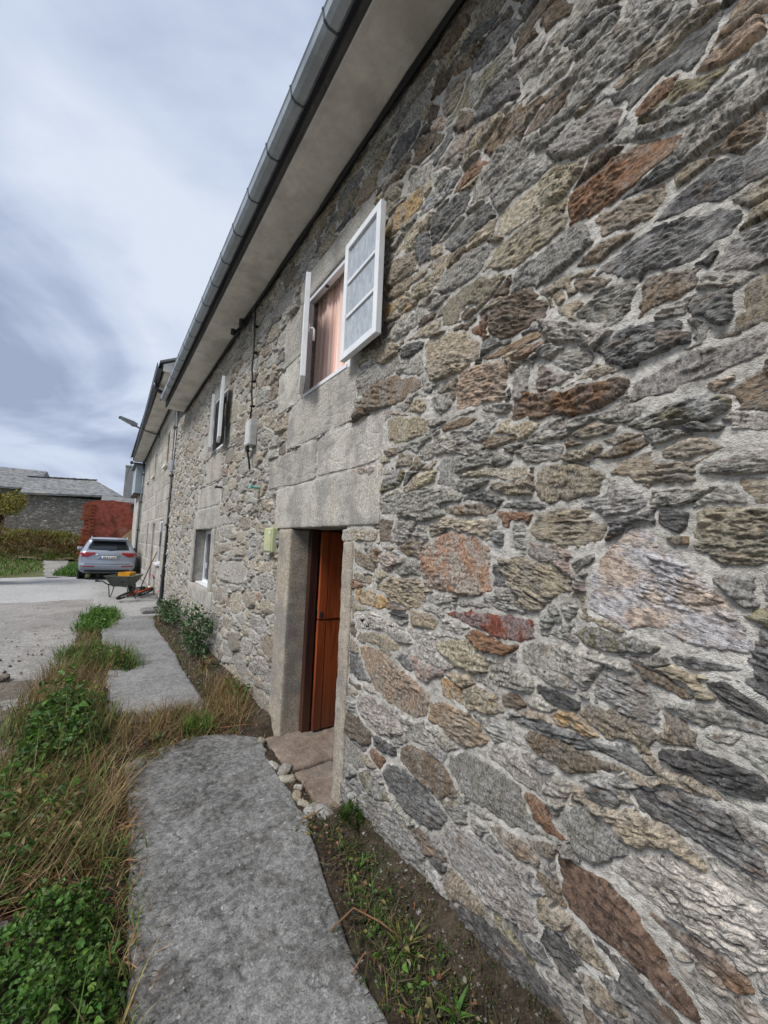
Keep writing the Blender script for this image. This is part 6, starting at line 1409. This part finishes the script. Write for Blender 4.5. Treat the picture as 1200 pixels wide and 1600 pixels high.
def wall_bush(poly, n, h, L, lab, cols):
    lo, hi = np.array(poly).min(0), np.array(poly).max(0); c = (lo+hi)/2
    v = pr.normal(0, 1, (n, 3)); v /= np.linalg.norm(v, axis=1, keepdims=True); r_ = pr.random(n)**(1/2.2)
    ctr = np.column_stack([c[0]+v[:, 0]*r_*(hi[0]-lo[0])/2, c[1]+v[:, 1]*r_*(hi[1]-lo[1])/2, h*.55+v[:, 2]*r_*h*.5])
    ctr[:, :2] += (0.05*np.sin(ctr[:, 2]*19+np.array([[0.], [2.]]))).T
    d = v+pr.normal(0, .5, (n, 3)); nr = v+np.array([0, 0, .7])+pr.normal(0, .4, (n, 3)); Ln = pr.uniform(*L, n)
    ctr = ctr+0.10*h*np.stack([fbm(ctr[:, 1]/.12, ctr[:, 2]/.12, 5, 2), fbm(ctr[:, 0]/.12, ctr[:, 2]/.12, 6, 2), fbm(ctr[:, 0]/.12, ctr[:, 1]/.12, 7, 2)], 1)*3
    kp = fbm(ctr[:, 0]/.10+ctr[:, 2]/.13, ctr[:, 1]/.11-ctr[:, 2]/.12, 8, 2) > -.12; ctr = ctr[kp]; d = d[kp]; nr = nr[kp]; n = len(ctr); Ln = L[0]*.6+(L[1]*1.2-L[0]*.6)*pr.random(n)**1.5
    V, F, C = leaf_geo(ctr, d, nr, Ln, Ln*pr.uniform(.4, .6, n), pick(cols, n, .32))
    c3 = np.array([c[0], c[1], 0.0]); t_ = empty('wall_shrub', tuple(c3), lab, 'shrub', 'shrubs at the foot of the stone wall')
    o = link('foliage', np_mesh('foliage', V-c3, F, [M['leaf']], False, C)); o.parent = t_
    mb_ = MB()
    for k in range(9): a = pr.uniform(0, 6.28); e_ = .4*(hi[0]-lo[0]); mb_.tube([(0.02*math.cos(a), .02*math.sin(a), -.05), (e_*.5*math.cos(a), e_*.5*math.sin(a), h*.4), (e_*math.cos(a), e_*1.4*math.sin(a), h*.8)], [.008, .006, .003], 6)
    o = mb_.build('stems', M['stick_wood']); o.parent = t_
GB = [(.05, .105, .035), (.075, .145, .055), (.035, .08, .028), (.12, .18, .09)]
wall_bush([(1.03, 5.95), (1.40, 5.95), (1.40, 6.75), (1.03, 6.75)], 1900, .66, (.03, .06), 'bushy green shrub growing at the wall under the lower window', GB)
wall_bush([(1.02, 8.3), (1.40, 8.3), (1.40, 9.9), (1.02, 9.9)], 1500, .42, (.035, .07), 'lower spreading grey green shrub at the wall towards the downpipe', GB+[(.15, .17, .09)])
wall_bush([(1.10, 5.5), (1.34, 5.5), (1.34, 5.8), (1.10, 5.8)], 120, .18, (.02, .04), 'tiny weed seedling on the earth by the wall foot', OLIVE+GREEN)
wall_bush([(1.16, 4.25), (1.36, 4.25), (1.36, 4.6), (1.16, 4.6)], 300, .22, (.02, .045), 'small green weed in the dry grass beside the door jamb', GREEN)
def rosette(x, y, z, n, L, W, cols, lab):
    root = np.tile((x, y, z), (n, 1))+pr.normal(0, .008, (n, 3))*np.array([1, 1, 0]); V, F, C = blade_geo(root, np.linspace(0, 6.28, n)+pr.normal(0, .2, n), pr.uniform(*L, n), np.full(n, W), pr.uniform(.5, 1.1, n), pr.uniform(.3, .9, n), pick(cols, n), 5)
    tag(link('rosette_weed', np_mesh('rosette_weed', V-np.array([x, y, z]), F, [M['leaf']], False, C), None, (x, y, z)), lab, 'plant', 'weeds in the strip by the wall')
rosette(1.15, 1.40, .0, 16, (.08, .15), .014, OLIVE+GREEN, 'spiky grass rosette in the earth strip at the foot of the wall')
rosette(1.17, 1.12, .0, 12, (.06, .10), .022, GREEN, 'small broad leaved weed at the bottom of the earth strip')
rosette(.50, 3.86, .0, 12, (.06, .12), .026, [(.17, .19, .10), (.12, .16, .06)], 'pale green rosette in the dry strip between the slabs')
rosette(1.22, 1.85, .02, 9, (.04, .08), .012, GREEN, 'tiny green sprout in the earth strip below the moss')
# moss cushion beside the threshold
mo = wall_bush
n = 1500; a = pr.uniform(0, 6.28, n); r_ = pr.random(n)**.5
rw_ = 1+.35*np.sin(a*2+1)+.2*np.sin(a*5); mx_, my_ = 1.345+.055*rw_*r_*np.cos(a), 2.15+.13*rw_*r_*np.sin(a); mz = .02+.085*np.sqrt(1-r_**2)*(1+1.3*fbm(mx_/.05, my_/.05, 55, 2))*pr.uniform(.7, 1.1, n)
V, F, C = leaf_geo(np.column_stack([mx_, my_, mz]), np.stack([np.cos(a), np.sin(a), np.full(n, .9)], 1), np.stack([np.cos(a), np.sin(a), np.full(n, .5)], 1), pr.uniform(.008, .016, n), pr.uniform(.005, .009, n), pick([(.035, .075, .010), (.05, .09, .012)], n))
tag(link('moss_cushion', np_mesh('moss_cushion', V, F, [M['leaf']], False, C)), 'dark green moss cushion at the foot of the right door jamb', 'moss')
# litter of dead leaves, twigs
n = 340; q = np.vstack([in_poly(P_gap, 130), in_poly([(.95, 1.0), (1.36, 1.0), (1.36, 2.3), (1.14, 2.3)], 110), in_poly([(-.8, 3.0), (.2, 2.6), (.2, 6), (-.8, 6)], 100)])
a = pr.uniform(0, 6.28, n); V, F, C = leaf_geo(np.column_stack([q, pr.uniform(.015, .05, n)]), np.stack([np.cos(a), np.sin(a), pr.normal(0, .15, n)], 1), np.stack([pr.normal(0, .3, n), pr.normal(0, .3, n), np.ones(n)], 1), pr.uniform(.014, .04, n), pr.uniform(.008, .02, n), pick(BROWN+[(.12, .05, .03), (.09, .06, .035), (.07, .045, .03), (.22, .19, .13)], n))
o = link('leaf_litter', np_mesh('leaf_litter', V, F, [M['leaf']], False, C)); o['kind'] = 'stuff'
for i, (p, lab) in enumerate((([(.93, 1.62, .02), (1.05, 1.63, .05), (1.12, 1.52, .04), (1.16, 1.42, .03)], 'pale bent twig lying from the slab onto the earth strip'), ([(.92, 1.42, .02), (.99, 1.45, .03), (1.06, 1.44, .02)], 'short pale twig on the near slab edge'),
                              ([(1.10, 2.32, .03), (1.17, 2.28, .06), (1.25, 2.32, .05)], 'dark twig resting on the slab corner by the moss'), ([(.98, 3.78, .03), (1.15, 3.70, .05), (1.32, 3.66, .04)], 'straw coloured stalk lying across the dry strip by the door'))):
    tag(MB().tube(p, [.004]*(len(p)-1)+[.002], 6).build('twig', M['stick_wood'], None, True), lab, 'twig', 'twigs on the ground')
tag(rough_block('earth_clod', -.86, -.74, 6.28, 6.44, -.05, .02, M['mud'], None, (1, 1, 1), .03, .03, .02, 77), 'dark brown clod of earth lying on the road', 'clod')
def grit(poly, n, S, cols, zf):
    q = in_poly(poly, n); s = S[0]+(S[1]-S[0])*pr.random(n)**2.5
    T = np.array([(0, 0, 1), (.9, .1, .1), (-.3, .85, 0), (-.5, -.8, .1), (.2, -.4, -.8)]); F0 = np.array([(0, 1, 2), (0, 2, 3), (0, 3, 1), (4, 2, 1), (4, 3, 2), (4, 1, 3)])
    a = pr.uniform(0, 6.28, n); ca, sa = np.cos(a), np.sin(a)
    P = T[None]*(1+pr.normal(0, .25, (n, 5, 3))); X = P[:, :, 0]*ca[:, None]-P[:, :, 1]*sa[:, None]; Y = P[:, :, 0]*sa[:, None]+P[:, :, 1]*ca[:, None]
    V = np.stack([X, Y, P[:, :, 2]*.7], 2)*s[:, None, None]+np.column_stack([q, zf(q[:, 0], q[:, 1])])[:, None, :]
    return V.reshape(-1, 3), (np.arange(n)[:, None, None]*5+F0[None]).reshape(-1, 3), np.repeat(pick(cols, n), 5, 0)
GC = [(.08, .066, .05), (.12, .105, .085), (.05, .04, .03), (.17, .155, .135), (.09, .068, .045)]
hz = lambda x, y: -.005+0.08*np.clip((x-1.18)/.28, 0, 1)
o = stuff('rubble_grit', [grit([(.90, .6), (1.40, .6), (1.40, 2.3), (1.14, 2.3), (1.0, 1.4)], 900, (.003, .011), GC, hz), grit([(1.17, 2.3), (1.30, 2.3), (1.30, 3.6), (1.2, 3.6)], 260, (.003, .014), GC, lambda x, y: -.05+0*x),
     grit([(1.0, 4.4), (1.38, 4.2), (1.38, 10), (1.02, 10)], 500, (.006, .025), GC, hz), grit([(-.5, 2.3), (.2, 2.3), (.1, 8), (-.3, 8)], 400, (.006, .02), GC, lambda x, y: -.02+0*x), grit([(-1.6, 3.0), (-.4, 3.0), (-.2, 9), (-2, 9)], 350, (.006, .03), GC, lambda x, y: -.03+0*x)], M['granite'])
n = 2600; q = in_poly([(1.20, .8), (1.42, .8), (1.42, 2.35), (1.22, 2.2), (1.16, 1.5)], n); kp = fbm(q[:, 0]/.08, q[:, 1]/.12, 61, 3) > .02; q = q[kp]; n = len(q); a = pr.uniform(0, 6.28, n)
g_ = leaf_geo(np.column_stack([q, hz(q[:, 0], q[:, 1])+pr.uniform(.0, .02, n)]), np.stack([np.cos(a), np.sin(a), np.full(n, .8)], 1), np.stack([np.cos(a), np.sin(a), np.full(n, .6)], 1), pr.uniform(.006, .016, n), pr.uniform(.004, .009, n), pick([(.045, .06, .014), (.06, .07, .02), (.07, .06, .025)], n))
stuff('moss', [g_], M['leaf'])
# far grass, bank, bush
G_ = [blades([(-9, 20.5), (-2.9, 20.3), (-2.0, 23.5), (-2.5, 27.5), (-3.6, 29.5), (-9, 29.5)], 5200, (.10, .24), (.02, .045), FRESH+GREEN+OLIVE, (.0, .8), (.2, 1.0), z=.0),
      blades([(-1.5, 20.9), (-.72, 20.3), (-.72, 24.5), (-1.1, 25.5), (-1.3, 23)], 1100, (.15, .36), (.02, .04), FRESH+GREEN, (.0, .8), (.2, 1.0), z=.0)]
for g_ in G_: g_[0][:, 2] += np.clip((g_[0][:, 1]-22)/8, 0, 1)*.36
stuff('lane_grass', G_, M['blade'])
G_ = []
for cols, n, L, yr in ((DRY+DRY+BROWN+OLIVE, 3000, (.15, .4), (28.9, 30.4)), ([(.34, .32, .10), (.25, .26, .07), (.38, .34, .15)]+OLIVE, 4200, (.15, .45), (29.9, 32.4)), (GREEN+OLIVE, 1800, (.15, .4), (27.9, 29.2))):
    g_ = blades([(-9, yr[0]), (-.75, yr[0]), (-.7, yr[1]), (-9, yr[1])], n, L, (.03, .07), cols, (.2, 1.2), (.4, 1.3), head=-1.57, hs=.8, clump=(140, .22))
    k = 10; zr = bank_z(g_[0][::k, 0], g_[0][::k, 1]); g_[0][:, 2] += np.repeat(zr, k); G_.append(g_)
stuff('bank_grass', G_, M['blade'])
def blob_crown(c, rad, n, L, cols, lob=9):
    cs = np.array(c)+pr.normal(0, .55, (lob, 3))*np.array(rad); k = pr.integers(0, lob, n); v = pr.normal(0, 1, (n, 3)); v /= np.linalg.norm(v, axis=1, keepdims=True)
    P = cs[k]+v*np.array(rad)*.52*pr.random((n, 1))**.4; Ln = pr.uniform(*L, n)
    return leaf_geo(P, v+pr.normal(0, .7, (n, 3)), v+np.array([0, 0, .6]), Ln, Ln*.55, pick(cols, n, .3))
tr_ = empty('yellowing_bush', (-2.95, 18.0, 0), 'rounded yellow green bush at the left side of the road', 'bush')
c = np.array([-2.95, 18.0, 0.0])
V, F, C = join_geo([blob_crown((-3.22, 18.0, 2.42), (.66, .66, .62), 5200, (.05, .11), [(.24, .21, .045), (.18, .17, .035), (.13, .14, .03), (.30, .25, .08)])])
o = link('crown', np_mesh('crown', V-c, F, [M['leaf']], False, C)); o.parent = tr_
V, F, C = join_geo([blob_crown((-3.28, 18.1, 1.2), (.55, .5, .8), 3600, (.05, .11), [(.035, .035, .015), (.055, .05, .02), (.07, .05, .03)])])  # near-black leaves paint the shaded hollow under the crown
o = link('shade_skirt', np_mesh('shade_skirt', V-c, F, [M['leaf']], False, C)); o.parent = tr_
mb_ = MB()
for k in range(7): a = k*.9; mb_.tube([(.05*math.cos(a), .05*math.sin(a), -.1), (-.1+.25*math.cos(a), .25*math.sin(a), 1.2), (-.2+.5*math.cos(a), .5*math.sin(a), 2.3)], [.05, .035, .015], 7)
o = mb_.build('trunk', M['stick_wood']); o.parent = tr_
